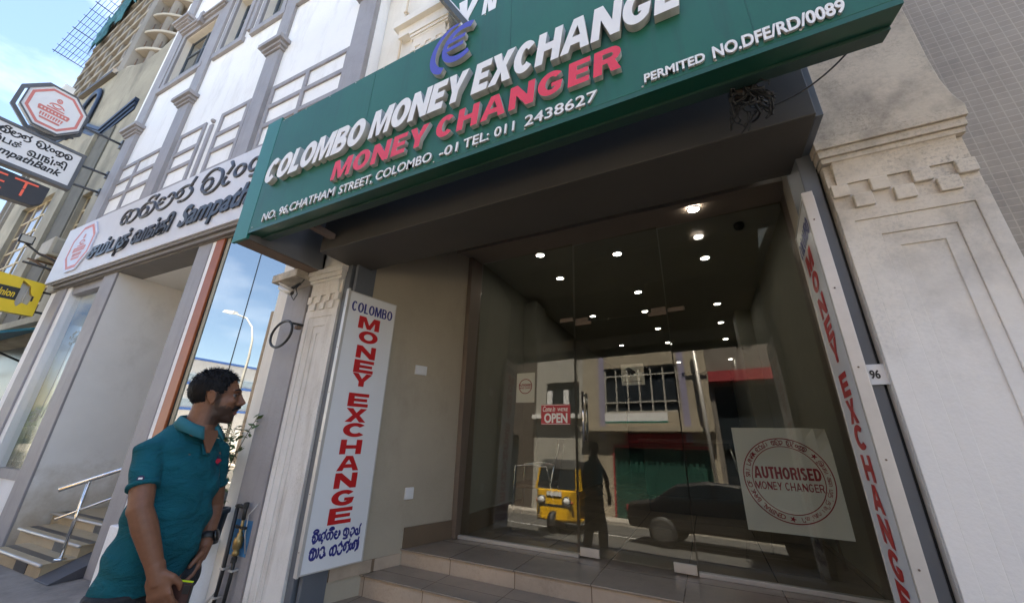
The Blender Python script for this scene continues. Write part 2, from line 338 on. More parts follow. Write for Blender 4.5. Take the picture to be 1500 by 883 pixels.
def glyph(ch, w, t, h):
    """outline polygons of a heavy block capital, height 1, width w, stem t, bar h"""
    if ch == 'O': return [arc(w/2, .5, w/2, .5, 0, 360, 32)[:-1], arc(w/2, .5, w/2 - t, .5 - h, 0, 360, 32)[:-1]]
    if ch == 'C': return [arc(w/2, .5, w/2, .5, 42, 318, 28) + arc(w/2, .5, w/2 - t, .5 - h, 318, 42, 28)]
    if ch == 'G': return [arc(w/2, .5, w/2, .5, 42, 318, 28) + [(w*.93, .5), (w*.52, .5), (w*.52, .5-h*.75), (w - t*.95, .5 - h*.75)] + arc(w/2, .5, w/2 - t, .5 - h, 318, 42, 28)]
    if ch == 'L': return [[(0, 0), (w, 0), (w, h), (t, h), (t, 1), (0, 1)]]
    if ch == 'E': return [[(0, 0), (w, 0), (w, h), (t, h), (t, .5-h*.45), (w*.93, .5-h*.45), (w*.93, .5+h*.45), (t, .5+h*.45), (t, 1-h), (w, 1-h), (w, 1), (0, 1)]]
    if ch == 'H': return [[(0, 0), (t, 0), (t, .5-h/2), (w-t, .5-h/2), (w-t, 0), (w, 0), (w, 1), (w-t, 1), (w-t, .5+h/2), (t, .5+h/2), (t, 1), (0, 1)]]
    if ch == 'N': return [[(0, 0), (t*.95, 0), (t*.95, .56), (w-t, 0), (w, 0), (w, 1), (w-t*.95, 1), (w-t*.95, .44), (t, 1), (0, 1)]]
    if ch == 'M': return [[(0, 0), (t*.85, 0), (t*.85, .62), (w/2-t*.32, 0), (w/2+t*.32, 0), (w-t*.85, .62), (w-t*.85, 0), (w, 0), (w, 1), (w-t*1.15, 1), (w/2, .36), (t*1.15, 1), (0, 1)]]
    if ch == 'Y': return [[(w/2-t/2, 0), (w/2+t/2, 0), (w/2+t/2, .38), (w, 1), (w-t*1.1, 1), (w/2, .6), (t*1.1, 1), (0, 1), (w/2-t/2, .38)]]
    if ch == 'X': return [[(0, 0), (t*1.15, 0), (w/2, .33), (w-t*1.15, 0), (w, 0), (w/2+t*.62, .5), (w, 1), (w-t*1.15, 1), (w/2, .67), (t*1.15, 1), (0, 1), (w/2-t*.62, .5)]]
    if ch == 'A': return [[(0, 0), (t, 0), (t+.14*(w/2-t*.5), .2), (w-t-.14*(w/2-t*.5), .2), (w-t, 0), (w, 0), (w/2+t*.58, 1), (w/2-t*.58, 1)], [(w*.36, .2+h), (w*.64, .2+h), (w/2, .76)]]
    if ch == 'R': return [[(0, 0), (t, 0), (t, .38), (w*.5, .38), (w-t*1.1, 0), (w, 0), (w*.78, .43)] + arc(w*.62, .7, w*.36, .3, -50, 90, 12) + [(0, 1)], [(t, .38+h*.9)] + arc(w*.6, .69, w*.36-t*.8, .31-h, -80, 80, 8) + [(t, 1-h)]]
    if ch == 'B': return [[(0, 0)] + arc(w*.62, .28, w*.38, .28, -90, 62, 12) + arc(w*.6, .76, w*.34, .24, -40, 90, 12) + [(0, 1)], [(t, h*.85)] + arc(w*.58, .28, w*.38-t*.8, .28-h*.85, -85, 85, 8) + [(t, .56-h*.85)], [(t, .56+h*.2)] + arc(w*.56, .76, w*.34-t*.75, .24-h*.85, -75, 75, 8) + [(t, 1-h*.85)]]
GW = dict(O=.86, C=.78, G=.86, L=.6, E=.64, H=.82, N=.86, M=1.02, Y=.84, X=.86, A=.92, R=.78, B=.76, I=.26, T=.66, U=.78, D=.8, S=.7)
def thick(path, w):
    L, Rr = [], []
    for i, (x, y) in enumerate(path):
        a = path[max(i - 1, 0)]; b = path[min(i + 1, len(path) - 1)]; dx, dy = b[0] - a[0], b[1] - a[1]; n = math.hypot(dx, dy) or 1
        L.append((x - dy / n * w / 2, y + dx / n * w / 2)); Rr.append((x + dy / n * w / 2, y - dx / n * w / 2))
    return L + Rr[::-1]
_g0 = glyph
def glyph(ch, w, t, h):
    if ch == 'I': return [[(0, 0), (w, 0), (w, 1), (0, 1)]]
    if ch == 'T': return [[(w/2-t/2, 0), (w/2+t/2, 0), (w/2+t/2, 1-h), (w, 1-h), (w, 1), (0, 1), (0, 1-h), (w/2-t/2, 1-h)]]
    if ch == 'U': return [[(0, 1)] + arc(w/2, .36, w/2, .36, 180, 360, 12) + [(w, 1), (w-t, 1)] + arc(w/2, .36, w/2-t, .36-h, 360, 180, 12) + [(t, 1)]]
    if ch == 'D': return [[(0, 0)] + arc(w*.45, .5, w*.55, .5, -90, 90, 14) + [(0, 1)], [(t, h)] + arc(w*.45, .5, w*.55-t, .5-h, -90, 90, 14) + [(t, 1-h)]]
    if ch == 'S': return [thick(arc(w/2, .735, w/2-t*.5, .265-h*.5, 25, 262, 12) + arc(w/2, .265, w/2-t*.5, .265-h*.5, 82, -155, 12), (t+h)/2)]
    return _g0(ch, w, t, h)
def block_word(s, depth, shear=0.0, t=.26, h=.22, gap=.06, space=.36, bevel=0.0):
    polys = []; x = 0
    for ch in s:
        if ch == ' ': x += space; continue
        w = GW[ch]
        for p in glyph(ch, w, t, h): polys.append([(x + px + shear * py, py) for px, py in p])
        x += w + gap
    return curve_mesh(polys, depth, bevel)
# Sinhala letters as pen strokes in a 1 x 1 cell: (advance, [strokes])
def A_(cx, cy, rx, ry, a0, a1, n=10): return arc(cx, cy, rx, ry, a0, a1, n)
SIN = {
 'sa': (1.0, [A_(.22,.25,.16,.2,60,400), A_(.3,.35,.26,.42,180,60), [(.45,.66),(.45,.3)], A_(.62,.35,.3,.34,130,-80), A_(.6,.1,.16,.1,-60,-200)]),
 'ma': (.8, [A_(.26,.28,.2,.26,70,420), A_(.3,.5,.26,.25,190,40), [(.5,.62),(.42,.45)], A_(.52,.35,.25,.33,100,-100), A_(.42,.05,.2,.06,-20,-160)]),
 'mm': (.85, [A_(.26,.28,.2,.26,70,420), A_(.3,.5,.26,.25,190,40), A_(.52,.35,.25,.33,100,-100), A_(.42,.05,.2,.06,-20,-160), A_(.5,.85,.2,.17,200,-40), [(.66,.74),(.78,1.0)]]),
 'pa': (.85, [A_(.22,.5,.14,.16,0,330), A_(.42,.36,.36,.36,165,370,14), A_(.66,.5,.14,.2,0,170)]),
 'th': (.9, [A_(.22,.45,.15,.18,20,380), A_(.44,.4,.38,.36,190,40,12), A_(.5,.3,.32,.3,60,-90), [(.5,0),(.3,.04)], [(.66,.62),(.8,1.05)]]),
 'ba': (.95, [A_(.3,.3,.2,.28,30,380), A_(.42,.42,.36,.52,170,60,12), A_(.5,.35,.36,.52,70,-70,12), A_(.5,-.02,.2,.12,-30,-170), [(.3,.05),(.5,.16)]]),
 'ae': (.35, [[(.12,.95),(.24,.7),(.1,.4)], A_(.16,.12,.14,.2,110,330)]),
 'ng': (.5, [A_(.22,.35,.18,.24,0,360,14)]),
 'ku': (.9, [A_(.25,.35,.18,.26,0,360,14), A_(.55,.35,.26,.34,160,-120,12), [(.45,.7),(.5,.5)], A_(.4,-.05,.25,.1,10,-150)]),
 'va': (.8, [A_(.25,.3,.17,.24,30,390), A_(.38,.4,.34,.4,170,-100,16), A_(.34,.02,.16,.08,-20,-160)]),
 'vi': (.8, [A_(.25,.28,.16,.22,30,390), A_(.38,.36,.34,.36,170,-100,16), A_(.34,.02,.16,.08,-20,-160), A_(.4,.86,.3,.2,190,-10), [(.1,.8),(.7,.82)]]),
 'de': (1.0, [A_(.18,.4,.15,.26,90,420), [(.06,.35),(.2,.02)], A_(.6,.42,.22,.3,150,-60,12), A_(.5,.2,.14,.16,100,330), [(.62,.08),(.5,-.25)], [(.75,.66),(.9,1.0)]]),
 'shi': (1.0, [A_(.24,.34,.2,.3,20,380), A_(.6,.34,.24,.32,160,-100,12), [(.44,.7),(.44,.1)], A_(.58,.88,.3,.18,190,-10), [(.3,.82),(.85,.9)]]),
 'ya': (.8, [A_(.2,.5,.14,.16,0,330), A_(.36,.34,.3,.34,170,330,12), [(.62,.2),(.66,.72)], A_(.6,.42,.16,.2,120,-60)]),
 'mu': (.85, [A_(.26,.4,.2,.26,70,420), A_(.3,.55,.26,.22,190,40), A_(.52,.4,.25,.33,100,-120), A_(.36,-.05,.28,.1,20,-170)]),
 'da': (.8, [A_(.45,.42,.25,.3,150,-80,12), A_(.3,.22,.15,.16,100,340), [(.48,.14),(.3,-.15)]]),
 'l': (.85, [A_(.24,.3,.18,.26,20,380), A_(.4,.36,.36,.36,180,330,12), [(.68,.2),(.62,.7)], [(.62,.7),(.8,1.02)]]),
 'aa': (.35, [A_(.02,.4,.22,.34,70,-80,10)]),
 'ru': (.75, [A_(.3,.42,.24,.3,160,20,10), [(.52,.5),(.52,.3)], A_(.32,.2,.22,.2,20,-200,12), [(.6,.3),(.72,.05)]]),
 'ka': (.95, [A_(.25,.3,.18,.26,0,360,14), A_(.6,.34,.24,.34,160,-140,14), [(.4,.7),(.46,.45)]]),
 'ra': (.7, [A_(.32,.4,.26,.32,150,10,10), A_(.32,.2,.25,.22,20,-200,12), [(.3,.72),(.45,.9)]]),
 'n': (.85, [A_(.22,.4,.16,.22,20,380), A_(.44,.4,.36,.34,190,40,12), A_(.5,.3,.3,.3,60,-90), [(.66,.6),(.78,.98)]]),
 'no': (1.2, [A_(.16,.38,.14,.24,90,420), A_(.5,.4,.16,.22,20,380), A_(.7,.4,.3,.34,190,40,12), A_(.74,.3,.24,.3,60,-90), A_(.96,.4,.18,.34,70,-80), [(1.0,.7),(1.1,1.0)]]),
}
def sinhala(seq, r, k, n=6):
    """pen strokes as flattened tubes in the xy plane"""
    mb = MB(); x = 0
    for ch in seq:
        if ch == ' ': x += .4; continue
        adv, st = SIN[ch]
        for s in st: mb.tube([(x + a, b, 0.0003 * rng.random()) for a, b in s], r, n, flat=((0, 0, 1), k))
        x += adv
    return mb.mesh('sinhala')
# ================================================================== ground
g = MB(); g.add([(-60, -1.0, 0), (30, -1.0, 0), (30, 2.9, 0), (-60, 2.9, 0)], [(0, 1, 2, 3)])
g.box(-60, 30, -1.15, -1.0, -0.14, 0.004)
g.build('pavement', M_pave, kind='structure')
g = MB(); g.add([(-400, -400, -0.125), (400, -400, -0.125), (400, 400, -0.125), (-400, 400, -0.125)], [(0, 1, 2, 3)]); g.build('road', M_asph, kind='structure')
g = MB(); g.box(-60, 30, -30, -7.3, -0.14, 0.0); g.build('far_pavement', mat('pale concrete paving', (.34, .31, .27), .9, var=.2, bump=.4, bscale=20), kind='structure')
g = MB(); g.add([(-60, -4.3, -0.121), (30, -4.3, -0.121), (30, -4.2, -0.121), (-60, -4.2, -0.121)], [(0, 1, 2, 3)])
g.build('road_line', M_letw, kind='structure')

# ================================================================== money changer's building
shop = thing('shop_building', 'money changer shop with a deep glazed entrance under a big green sign', 'shop', (-1.0, 2.4, 0))
m = MB(); m.box(-3.36, 1.30, 2.45, 2.75, 3.75, 10.5); m.box(-3.36, 1.30, 2.75, 14, 9.9, 10.5); m.box(-3.34, -2.90, 2.52, 2.75, 0, 3.75); m.box(0.765, 1.30, 2.52, 2.75, 0, 3.75)
m.build('wall', M_upper, shop)
m = MB(); m.box(-3.0, -0.2, 2.30, 2.45, 6.50, 6.62); m.box(-2.95, -0.2, 2.36, 2.45, 6.36, 6.50); m.build('cornice', M_upper, shop)
def capital(x0, x1, y0, z0, s, matn, parent):
    """moulded pilaster head: two fillets, a hollow and a chequer of raised blocks"""
    w = x1 - x0
    m = MB(); e = 0.022
    m.box(x0 - e, x1 + e, y0 - 0.05, y0 + .3, z0 + .36 * s, z0 + .41 * s)
    m.box(x0 - e * .6, x1 + e * .6, y0 - 0.036, y0 + .3, z0 + .315 * s, z0 + .3595 * s)
    m.box(x0 - e * .2, x1 + e * .2, y0 - 0.022, y0 + .3, z0 + .285 * s, z0 + .3145 * s)
    hollow = [(y0 + .3, z0 + .15 * s), (y0 - .004, z0 + .15 * s)] + [(y0 - .004 - .024 * (1 - math.cos(R(a))), z0 + (.15 + .13 * math.sin(R(a))) * s) for a in range(0, 91, 15)] + [(y0 + .3, z0 + .28 * s)]
    m.prism(hollow, x0 + .035, x1 - .035, 'x')
    m.box(x0 + .001, x1 - .001, y0 + 0.01, y0 + .3, z0 + .15 * s, z0 + .284 * s)
    m.box(x0 + .002, x1 - .002, y0 + .006, y0 + .3, z0 + .0005, z0 + .1495 * s)
    m.build('capital', matn, parent, bevel=.004)
    m = MB(); n = 7
    for k in range(n):
        a = x0 + w * (k + .0) / n
        if k % 2 == 0: m.box(a + .004, a + w / n - .004, y0 - .014, y0 + .0055, z0 + .075 * s, z0 + .148 * s)
        else: m.box(a + .001, a + w / n - .001, y0 - .014, y0 + .0055, z0 + .0, z0 + .0745 * s)
    m.build('block_frieze', matn, parent, bevel=.004)
def pilaster(x0, x1, y0, zt, matn, parent, mirror=False):
    m = MB(); m.box(x0, x1, y0 + .018, y0 + .34, 0, zt)
    # nested raised frames, open at the foot, give the stepped sunk panel
    lv = [(0.0, 0.0, 0.0), (.065, .1, 0.009), (.145, .19, .0), (.2, .26, .008)]
    ztp = zt - 0.05
    w = x1 - x0
    pb = m.build('pilaster', matn, parent)
    m = MB()
    edges = [0, .058, .14, .195]
    for i in range(3):
        a, b = edges[i], edges[i + 1]
        d = [0, .006, .012][i]
        zo = ztp - [-.05, .02, .11][i]; zi = ztp - [.02, .11, .18][i]; e_ = .0015 if i == 0 else 0
        m.prism([(x0 + a + e_, 0), (x0 + b, 0), (x0 + b, zi), (x1 - b, zi), (x1 - b, 0), (x1 - a - e_, 0), (x1 - a - e_, zo), (x0 + a + e_, zo)], y0 + d, y0 + .0185, 'y')
    m.build('panel_mouldings', matn, pb, bevel=.003)
    capital(x0, x1, y0, zt, 1.0, matn, pb)
    return pb
pilaster(-3.34, -2.905, 2.2, 2.56, M_pil, shop, True)
pilaster(0.757, 1.30, 2.2, 2.58, M_stain, shop)
# block above the right pilaster, flaring into its cornice, and the plain one at the left
pr = [(0.74, 2.992), (1.345, 2.992), (1.345, 3.02), (1.32, 3.10), (1.305, 3.2), (1.30, 3.35), (1.30, 4.6), (0.74, 4.6)]
m = MB(); m.prism(pr, 2.18, 2.45, 'y'); m.build('pilaster_block', M_stain, shop, bevel=.004)
m = MB(); m.prism([(-3.36, 2.972), (-2.88, 2.972), (-2.88, 4.4), (-3.36, 4.4)], 2.2, 2.45, 'y'); m.build('pilaster_block', M_upper, shop, bevel=.004)
# upper storey pilaster heads and rain pipe
for xa, xb in ((-2.66, -2.10), (-1.3, -0.74)):
    m = MB(); m.box(xa, xb, 2.36, 2.45, 3.8, 5.86); up = m.build('pilaster', M_upper, shop); capital(xa, xb, 2.34, 5.82, 1.0, M_upper, up)
m = MB(); m.box(-2.06, -1.35, 2.40, 2.45, 5.9, 5.97)
for k in range(5): m.box(-2.02 + k * .14, -1.95 + k * .14, 2.385, 2.45, 5.77, 5.90)
m.build('block_frieze', M_upper, shop, bevel=.004)
m = MB(); m.tube([(-2.93, 2.40, 3.8), (-2.93, 2.40, 9.5)], .014, 8)
for z in (4.7, 5.75, 6.9): m.box(-2.955, -2.905, 2.38, 2.45, z, z + .03)
m.build('rain_pipe', mat('pipe paint', (0.68, 0.56, 0.40), .6), shop)
# boxed-in roller shutter over the entrance
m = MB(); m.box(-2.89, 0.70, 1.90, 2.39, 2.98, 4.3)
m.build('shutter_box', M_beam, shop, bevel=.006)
m = MB(); m.box(0.7005, 0.735, 1.93, 2.39, 2.985, 4.3); m.build('box_trim', M_guide, shop, bevel=.003)
m = MB(); m.box(-2.9, .75, 2.392, 3.42, 3.72, 3.76); m.build('entrance_soffit', M_dark, shop)  # soffit coloured near black to give the shade of the void
# shutter guides
m = MB(); m.box(-2.90, -2.83, 2.22, 2.46, 0, 3.2); m.box(-2.80, -2.765, 2.24, 2.46, 0, 3.2); m.box(-2.83, -2.80, 2.36, 2.46, 0, 3.2); m.build('shutter_guide', M_guide, shop, bevel=.004)
m = MB(); m.box(0.668, 0.742, 2.24, 2.46, 0, 3.2); m.build('shutter_guide', M_guide, shop, bevel=.004)
m = MB(); m.box(0.7425, 0.7565, 2.26, 2.46, 0, 3.2); m.build('painted_shade_strip', M_dark, shop)  # dark strip stands in for the shade inside the gap
# recess side walls
def vwall(m, a, b, t, z0, z1):
    a = Vector((*a, 0)); b = Vector((*b, 0)); d = (b - a).normalized(); n = Vector((d.y, -d.x, 0)) * t
    p = [a, b, b + n, a + n]
    if t < 0: p = p[::-1]
    return m.hexa([(q.x, q.y, z0) for q in p] + [(q.x, q.y, z1) for q in p])
m = MB(); vwall(m, (-2.80, 2.465), (-2.40, 3.72), -.2, 0, 3.75); m.build('side_wall', M_cream, shop)
m = MB(); vwall(m, (0.70, 2.465), (0.95, 3.72), .2, 0, 3.75); m.build('side_wall', M_cream, shop)
m = MB(); vwall(m, (-2.594, 3.085), (-2.405, 3.68), .012, .5, .665); m.build('skirting', M_skirt, shop)
m = MB(); vwall(m, (0.83, 3.085), (0.942, 3.68), -.012, .5, .665); m.build('skirting', M_skirt, shop)
# stair of tiles
add_grid(M_tiled, (0, 1), (0.60, 0.60), 0.004, (0.45, 0.4, 0.35), offs=(.27, .1), vary=.04)
add_grid(M_tile, (0, 2), (0.60, 1.2), 0.004, (0.45, 0.4, 0.35), offs=(.27, .5), vary=.05)
for k, (yf, yb, z0, z1, xl) in enumerate(((3.08, 3.70, .377, .5, -2.62), (2.737, 3.08, .23, .377, -2.72), (2.385, 2.737, .10, .23, -2.80), (2.06, 2.385, 0, .10, -2.80))):
    m = MB(); m.box(-2.9 if k < 3 else -2.76, 1.0 if k < 3 else .66, yf + .012, yb + (.2 if k else .3), z0 - .1, z1 - .012); st = m.build('step', M_tile, shop)
    m = MB(); m.box(-2.9 if k < 3 else -2.76, 1.0 if k < 3 else .66, yf - .006, yb + .012, z1 - .0115, z1); m.build('tread', M_tiled, st, bevel=.003)
m = MB(); vwall(m, (-2.785, 2.48), (-2.608, 3.075), .012, .378, .468); m.build('tile_trim', M_tile, shop)
# glazed front (panes lean back a little)
head = MB(); head.box(-2.62, 1.1, 3.42, 3.50, 3.60, 3.74); head.box(-2.62, 1.1, 3.50, 3.84, 3.62, 3.74); head.build('door_header', mat('beige header', (0.27, 0.215, 0.165), .5, var=.05), shop, bevel=.005)
m = MB(); m.box(-2.43, -2.375, 3.60, 3.85, .5, 3.615); m.build('frame_post', M_brownal, shop, bevel=.004)
m = MB(); m.box(0.932, 0.985, 3.60, 3.85, .5, 3.615); m.build('frame_post', M_brownal, shop, bevel=.004)
m = MB(); m.box(-2.372, -1.125, 3.64, 3.685, .5, .53); m.build('sill', M_alu, shop, bevel=.003)
m = MB(); m.box(-0.188, .93, 3.64, 3.685, .5, .53); m.build('sill', M_alu, shop, bevel=.003)
def GLP(xc):
    return Matrix.Translation((xc, 3.66, .53)) @ Matrix.Rotation(R(-3.0), 4, 'Z') @ Matrix.Rotation(R(-3.0), 4, 'X') @ Matrix.Translation((-xc, 0, 0))
GL_L, GL_D, GL_R = GLP(-1.75), GLP(-.657), GLP(.372)
def pane(x0, x1, h0, h1):
    xm = (x0 + x1) / 2
    m = MB(GL_L if xm < -1.13 else GL_D if xm < -.19 else GL_R); m.box(x0, x1, -.005, .005, h0, h1); return m
pane(-2.373, -1.128, 0, 3.09).build('glass_pane', M_glass, shop)
pane(-0.187, .931, 0, 3.09).build('glass_pane', M_glass, shop)
pane(-1.122, -.193, 2.125, 3.09).build('glass_pane', M_glass, shop)
door = pane(-1.122, -.193, -.01, 2.118).build('glass_door', M_glass, shop)
m = MB(GL_D)
for x in (-1.045, ):
    for y in (-.055, .045):
        m.tube([(x, y, .9), (x, y, 1.37)], .0135, 10)
        m.tube([(x, y, .93), (x, 0, .93)], .009, 8); m.tube([(x, y, 1.34), (x, 0, 1.34)], .009, 8)
m.build('handle', M_chrome, door)
for xa, xb, za, zb, fx in ((-1.12, -.95, -.02, .045, door), (-.36, -.195, -.02, .045, door), (-1.12, -.95, 2.085, 2.12, door), (-.36, -.195, 2.085, 2.12, door)):
    m = MB(GL_D); m.box(xa, xb, -.014, .014, za, zb); m.build('patch_fitting', M_alu if za < 1 else M_brownal, fx, bevel=.002)
for xa, xb, g_ in ((-1.28, -1.13, GL_L), (-1.12, -.98, GL_D), (-.33, -.195, GL_D), (-.185, -.03, GL_R)):
    m = MB(g_); m.box(xa, xb, -.012, .012, 2.122, 2.165); m.build('patch_fitting', M_brownal, shop, bevel=.002)
# the room behind
m = MB(); m.box(-2.62, -2.42, 3.73, 14.5, .4, 3.7)
m.build('inner_wall', M_inner, shop)
m = MB(); m.box(0.985, 1.20, 3.73, 14.5, .4, 3.7); m.box(.75, .985, 7.4, 7.9, .4, 3.7); m.build('inner_wall', M_inner, shop)
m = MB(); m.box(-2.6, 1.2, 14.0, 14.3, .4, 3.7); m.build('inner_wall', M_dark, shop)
m = MB(); m.box(-2.6, 1.2, 3.85, 14.3, 3.68, 3.74); m.build('inner_ceiling', M_ceil, shop)
m = MB(); m.box(-2.42, -2.2, 5.3, 5.7, .5, 3.56); m.build('wall_pier', M_inner, shop)
m = MB(); m.box(-2.42, 1.0, 3.70, 14.3, .42, .497); m.build('inner_floor', M_tiled, shop)
m = MB(); m.box(-2.419, -2.40, 3.74, 5.29, .5, .68); m.build('skirting', M_skirt, shop)
lights = [(-1.61, 4.0), (-1.62, 4.8), (-1.64, 6.74), (-1.58, 9.3), (-.705, 4.36), (-.665, 5.8), (-.70, 6.82), (-.605, 8.07), (-.53, 9.4), (-.44, 12.0), (.29, 4.92), (.47, 6.87), (.555, 8.07), (.69, 9.5), (.9, 12.0)]
dl0 = None
for x, y in lights + [(.185, 3.56)]:
    zc = 3.60 if y < 3.7 else 3.68
    m = MB(); m.lathe([(.062, -.012), (.062, 0), (.05, 0), (.05, -.012)], (0, 0, 0), 'z', 20, cap=False)
    if dl0 is None:
        dl0 = m.build('downlight', M_signw, None)
        m = MB(); m.lathe([(.0495, -.006), (.0495, -.003)], (0, 0, 0), 'z', 20); q = m.build('lens', M_frost, dl0)
        d, q0 = dl0, q
    else:
        d = dl0.copy(); col.objects.link(d); q = q0.copy(); col.objects.link(q); q.parent = d
    d.parent = shop; d.matrix_parent_inverse = Matrix.Translation(worldloc(shop)).inverted(); d.location = (x, y, zc - .001)
def socket(x0, x1, y0, y1, z0, z1, nb):
    pass
# wall sockets on the left side wall
for yc, zc, w, hh, nb in ((3.09, 2.10, .068, .095, 3), (3.10, .945, .045, .10, 1)):
    xw = -2.80 + (yc - 2.465) * (.40 / 1.255)
    Ms = Matrix.Translation((xw + .004, yc, zc)) @ Matrix.Rotation(math.atan2(1.255, .40), 4, 'Z')
    m = MB(Ms); m.box(-w, w, -.012, .008, -hh / 2, hh / 2)
    s_ = m.build('socket_plate', M_signw, shop, bevel=.003)
    m = MB(Ms)
    for k in range(nb): m.box(-w * .7 + k * w * 1.4 / nb, -w * .7 + (k + .85) * w * 1.4 / nb, -.016, -.0121, -hh * .3, hh * .3)
    m.build('switch', M_signw, s_, bevel=.002)
# camera dome inside
m = MB(); m.lathe([(.05, 0), (.05, -.03), (.035, -.06), (.0, -.075)], (.62, 4.2, 3.679), 'z', 16); m.build('ceiling_camera', M_black, shop)

# ================================================================== tiled building at the right
tb = thing('tiled_building', 'grey mosaic tile wall rising beside the right pilaster', 'building', (4, 2.4, 0))
m = MB(); m.box(1.302, 9, 2.34, 2.7, 0, 14); m.box(1.302, 9, 2.7, 12, 13.2, 14); m.build('wall', M_mos, tb)
m = MB()
for x0, z0, k in ((2.02, 3.36, 5), (2.2, 3.9, 4)):
    for i in range(k): m.tube([(x0 + i * .02, 2.335, z0 - i * .012), (x0 + i * .02 + .03, 2.336, z0 - .02 - i * .012)], .004, 5)
m.build('chipped_tile', M_dark, tb)

# ================================================================== the big green sign
gs = thing('fascia_sign', 'long green shop sign box with raised white and red lettering over the entrance', 'shop sign', (-1.2, 1.6, 3.03))
m = MB(); m.box(-3.192, .88, 1.45, 1.475, 3.03, 4.21); m.box(.855, .88, 1.475, 1.60, 3.03, 4.21); m.box(-3.192, .88, 1.475, 1.62, 4.185, 4.21); m.build('front_panel', M_green, gs, bevel=.003)
m = MB(); m.hexa([(-3.19, 1.4505, 3.0), (.876, 1.4505, 3.0), (.876, 1.556, 3.02), (-3.19, 1.556, 3.02), (-3.19, 1.4505, 3.0295), (.876, 1.4505, 3.0295), (.876, 1.556, 3.0295), (-3.19, 1.556, 3.0295)])
m.build('bottom_lip', M_greend, gs)
m = MB(); m.hexa([(-3.19, 1.557, 3.005), (.874, 1.557, 3.005), (.874, 1.63, 3.02), (-3.19, 1.63, 3.02), (-3.19, 1.557, 3.06), (.874, 1.557, 3.06), (.874, 1.63, 3.06), (-3.19, 1.63, 3.06)]); m.box(-3.19, .874, 1.62, 1.64, 3.06, 3.4)
m.build('inner_lip', mat('grey green metal', (0.03, 0.07, 0.055), .5, var=.15), gs)
m = MB(); m.box(-3.41, -3.2, 1.45, 1.475, 2.96, 4.26); sb = m.build('side_box', M_greenedge, gs, bevel=.003)
m = MB(); m.box(-3.405, -3.385, 1.476, 2.19, 2.97, 4.25); m.box(-3.222, -3.205, 1.476, 2.19, 2.97, 4.25); m.box(-3.405, -3.205, 2.17, 2.19, 2.97, 4.25); m.build('side_panel', mat('grey sheet', (0.16, 0.165, 0.17), .6, var=.1), sb)
m = MB(); m.box(-3.384, -3.223, 1.476, 2.168, 2.962, 2.98); m.build('base_strip', M_rust, sb)
m = MB()
m.box(-2.75, -2.70, 1.641, 1.887, 3.06, 3.11)
m.build('support_arm', M_rust, gs)
for x in (-2.0, -.78, .42): m = MB(); m.box(x, x + .003, 1.4485, 1.4499, 3.035, 4.205); m.build('panel_seam', M_greend, gs)
m = MB()
for x in [-3.15 + .31 * i for i in range(14)]:
    for z in (3.045, 4.19): m.lathe([(.006, -.002), (.004, -.004), (0, -.0045)], (x, 1.45, z), 'y', 8, cap=False)
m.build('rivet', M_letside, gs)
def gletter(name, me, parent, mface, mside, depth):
    """front faces in the face colour, returns in white greyed by painted side shade"""
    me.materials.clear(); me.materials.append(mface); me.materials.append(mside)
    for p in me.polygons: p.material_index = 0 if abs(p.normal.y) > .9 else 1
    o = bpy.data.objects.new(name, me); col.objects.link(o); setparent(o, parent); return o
def place_fascia(me, x0, x1, z0, z1, depth):
    k = (1.449 - depth) / 1.45; M = facing((0, 1.449 - depth / 2, 0), (1, 0, 0)); return fit(me, x0 * k, x1 * k, H + (z0 - H) * k, H + (z1 - H) * k, M)
X0, X1, sh = -3.185, .215, .2
words = [('COLOMBO', -3.185, -1.995), ('MONEY', -1.945, -1.075), ('EXCHANGE', -1.055, .20)]
for wd, a, b in words:
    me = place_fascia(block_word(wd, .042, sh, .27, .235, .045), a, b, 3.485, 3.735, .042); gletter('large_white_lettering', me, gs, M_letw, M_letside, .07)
for wd, a, b in (('MONEY', -2.27, -1.36), ('CHANGER', -1.30, -.13)):
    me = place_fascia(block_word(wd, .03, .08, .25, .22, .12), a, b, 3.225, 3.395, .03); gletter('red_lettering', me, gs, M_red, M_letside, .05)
for s, a, b, z0, z1, off in (('NO. 96,CHATHAM', -3.045, -2.19, 3.06, 3.152, .012), ('STREET, COLOMBO', -2.145, -1.315, 3.055, 3.14, .012), ('-01', -1.255, -1.115, 3.068, 3.138, .012), ('TEL:', -1.075, -.90, 3.068, 3.138, .012), ('011', -.865, -.735, 3.068, 3.138, .012), ('2438627', -.675, -.265, 3.066, 3.14, .012), ('PERMITED', -.04, .225, 3.068, 3.122, .03), ('NO.DFE/RD/0089', .255, .725, 3.060, 3.135, .03)):
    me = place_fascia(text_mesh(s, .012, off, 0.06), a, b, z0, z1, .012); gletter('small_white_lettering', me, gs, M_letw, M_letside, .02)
# blue emblem: a slim crescent, and a big C wrapped round an E
ml = [(0, 0)]
cres = arc(.42, .50, .52, .56, 78, 262, 22) + arc(.50, .53, .46, .47, 256, 92, 22)
cc = arc(.72, .52, .50, .44, 62, 308, 24) + arc(.72, .52, .37, .30, 308, 62, 24)
eb = [(.36, .40), (.80, .42), (.80, .51), (.36, .49)], [(.36, .58), (.80, .60), (.80, .69), (.36, .67)]
for pl, nm in (([cres], 'emblem_crescent'), ([cc], 'emblem_letter'), ([eb[0]], 'emblem_bar'), ([eb[1]], 'emblem_bar')):
    me = curve_mesh(pl, .034)
    M = facing((0, 1.449 - .017, 0), (1, 0, 0)) 
    dz = {'emblem_crescent': 0, 'emblem_letter': -.003, 'emblem_bar': -.006}[nm]
    for v in me.vertices:
        x, y = v.co.x, v.co.y
        v.co = M @ Vector((-1.375 + .31 * x + .06 * (y - .3), 3.775 + .39 * y, v.co.z - dz))
    me.update(); gletter(nm, me, gs, M_blue, M_letside, .05)
